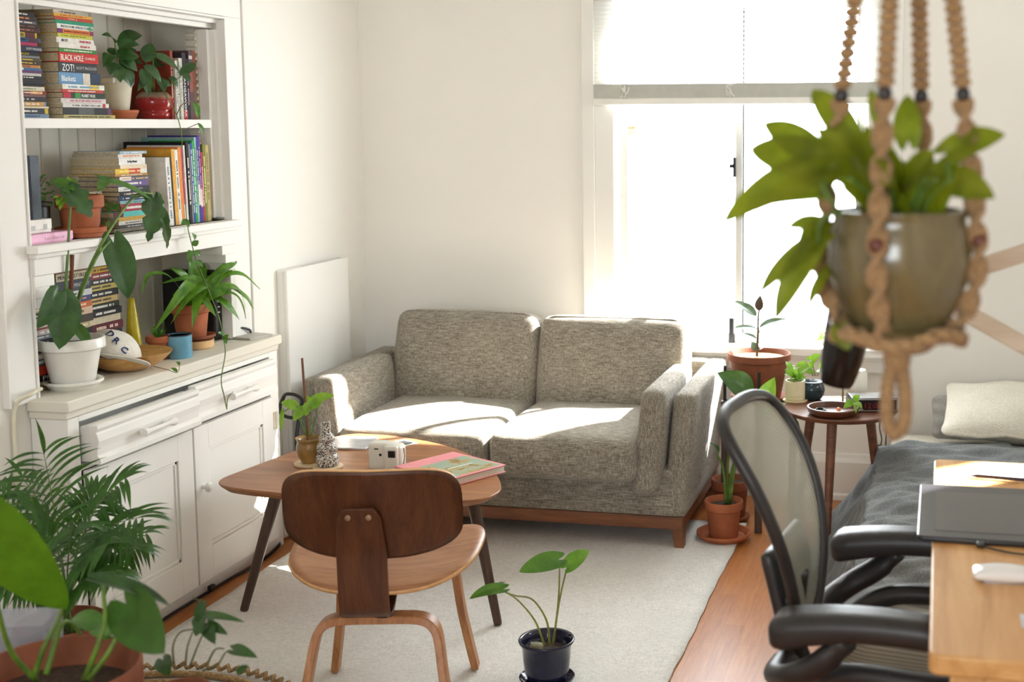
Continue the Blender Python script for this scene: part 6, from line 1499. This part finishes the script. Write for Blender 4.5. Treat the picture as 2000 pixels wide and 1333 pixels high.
for a in ANG:
    d = V((math.cos(a), math.sin(a), 0))
    rim = HC+d*(.098)+V((0, 0, .15)); mid = HC+d*.102+V((0, 0, .08)); low = HC+d*.082+V((0, 0, .012)); bot = HC+V((0, 0, -.028))
    bead = HC+d*.079+V((0, 0, .305))
    up_path = [bead.lerp(TOP, k/90) for k in range(91)]
    MB_ = MB()
    # fine square knots above the bead
    for k in range(0, 44):
        q = bead.lerp(TOP, (k+1.2)/46.0); MB_.rbox((q.x, q.y, q.z), (.024, .019, .0135), .0064, n=4)
    MB_.tube([bead, TOP], .006, 8); MB_.weld = False
    MB_.build('knotted_cord', ROPE, root, smooth=180)
    MB_ = MB(); lowp = smooth_path([bead+V((0, 0, -.008)), HC+d*.090+V((0, 0, .225)), rim, mid, low, HC+d*.045+V((0, 0, -.014)), bot], 16)
    ribbon(lowp); MB_.weld = False
    MB_.build('twisted_cord', ROPE, root, smooth=180)
    b = MB().rbox(bead, (.019, .019, .020), .0085, n=5); b.build('bead', plain('dark_bead', (30, 22, 22), .3), root, smooth=180)
    q = HC+d*.1045+V((0, 0, .118)); MB().rbox(q, (.020, .020, .018), .008, n=5).build('bead', plain('red_brown_bead', (96, 40, 28), .35), root, smooth=180)
MB_ = MB()
ringp_ = [HC+V((.082*math.cos(t), .082*math.sin(t), -.006-.006*math.cos(4*t))) for t in [2*PI*k/80 for k in range(81)]]
rope_twist(ringp_, .0065, .05, .005, ''); MB_.build('base_ring', ROPE, root, smooth=180)
MB().rbox(HC+V((0, 0, -.040)), (.036, .036, .040), .015, n=7).build('gathering_knot', ROPE, root, smooth=180)
lp = smooth_path([HC+V((-.006, 0, -.05)), HC+V((-.012, .0, -.085)), HC+V((-.011, 0, -.125)), HC+V((-.002, 0, -.143)), HC+V((.009, 0, -.132)), HC+V((.012, 0, -.10)), HC+V((.007, 0, -.05))], 10)
MB_ = MB(); rope_twist(lp, .006, .022, .0045, ''); MB_.build('loop', ROPE, root, smooth=180)
MB().lathe([(.0001, 0), (.02, 0), (.022, .01), (.02, .03), (.0001, .03)], TOP+V((0, 0, -.01)), 20).build('top_knot', ROPE, root, smooth=180)
MB().tube([TOP+V((0, 0, .01)), V((TOP.x, TOP.y, ZC))], .004, 8).build('hook', BLACKMETAL, root)

# ---------- swing-arm lamp on the desk
LY = 2.42
root = thing('swing_arm_lamp', 'swing-arm lamp with pale wooden arms and black shade behind the hanging planter', 'lamp', (.62, LY, DZ))
j0 = aty(1790, 562, LY); e1 = aty(2080, 468, LY); e2 = aty(2120, 745, LY)
for nm, (a, b2) in (('arm', (j0, e1)), ('arm', (j0+V((0, .03, 0)), e2+V((0, .03, 0))))):
    d = (b2-a).normalized(); s = V((0, 1, 0)); n3 = d.cross(s)
    M = Matrix((d, s, n3)).transposed().to_4x4(); M.translation = a
    MB().box(0, (b2-a).length, -.009, .009, -.0165, .0165, M).build(nm, LAMPWOOD, root, bevel=.003)
for q in (j0, e1): MB().lathe([(.0001, -.03), (.014, -.03), (.014, .05), (.0001, .05)], q, 20, Matrix.Rotation(PI/2, 4, 'X')).build('joint', BLACKMETAL, root)
post = V((.62, LY+.02, DZ))
MB().tube([post+V((0, 0, .02)), V((.62, LY+.02, e1.z+.04))], .012, 14).build('post', BLACKMETAL, root)
MB().tube([e1, V((.62, LY+.02, e1.z))], .010, 10).tube([e2+V((0, .03, 0)), V((.62, LY+.02, e2.z))], .010, 10).build('cross_link', BLACKMETAL, root)
MB().lathe([(.0001, 0), (.08, 0), (.08, .02), (.075, .024), (.0001, .024)], post, 40).build('base', BLACKMETAL, root)
sa, sb = aty(1672, 560, LY), aty(1634, 752, LY); ax_ = (sb-sa); L_ = ax_.length
tr_ = ax_.to_track_quat('Z', 'Y').to_matrix().to_4x4()
SHD = plain('lamp_black', (22, 21, 22), .16, .2, var=.05)
b = MB().lathe([(.0001, 0), (.036, 0), (.042, .006), (.044, .03), (.043, .09), (.040, .14), (.035, L_-.012), (.030, L_), (.026, L_-.003), (.0001, L_-.02)], sa, 40, tr_); b.build('shade', SHD, root, smooth=50)
MB().tube([sa+V((.01, 0, .0)), j0.lerp(sa, .5)+V((0, 0, .01)), j0], .009, 10).build('shade_stem', BLACKMETAL, root, smooth=180)

# ---------- lettering becomes plain meshes
bpy.context.view_layer.update()
dg = bpy.context.evaluated_depsgraph_get()
for o in [o for o in bpy.data.objects if o.type == 'FONT']:
    me = bpy.data.meshes.new_from_object(o.evaluated_get(dg)); nm, par, ml = o.name, o.parent, o.matrix_local.copy()
    bpy.data.objects.remove(o); q = bpy.data.objects.new(nm, me); C.objects.link(q); q.parent = par; q.matrix_local = ml
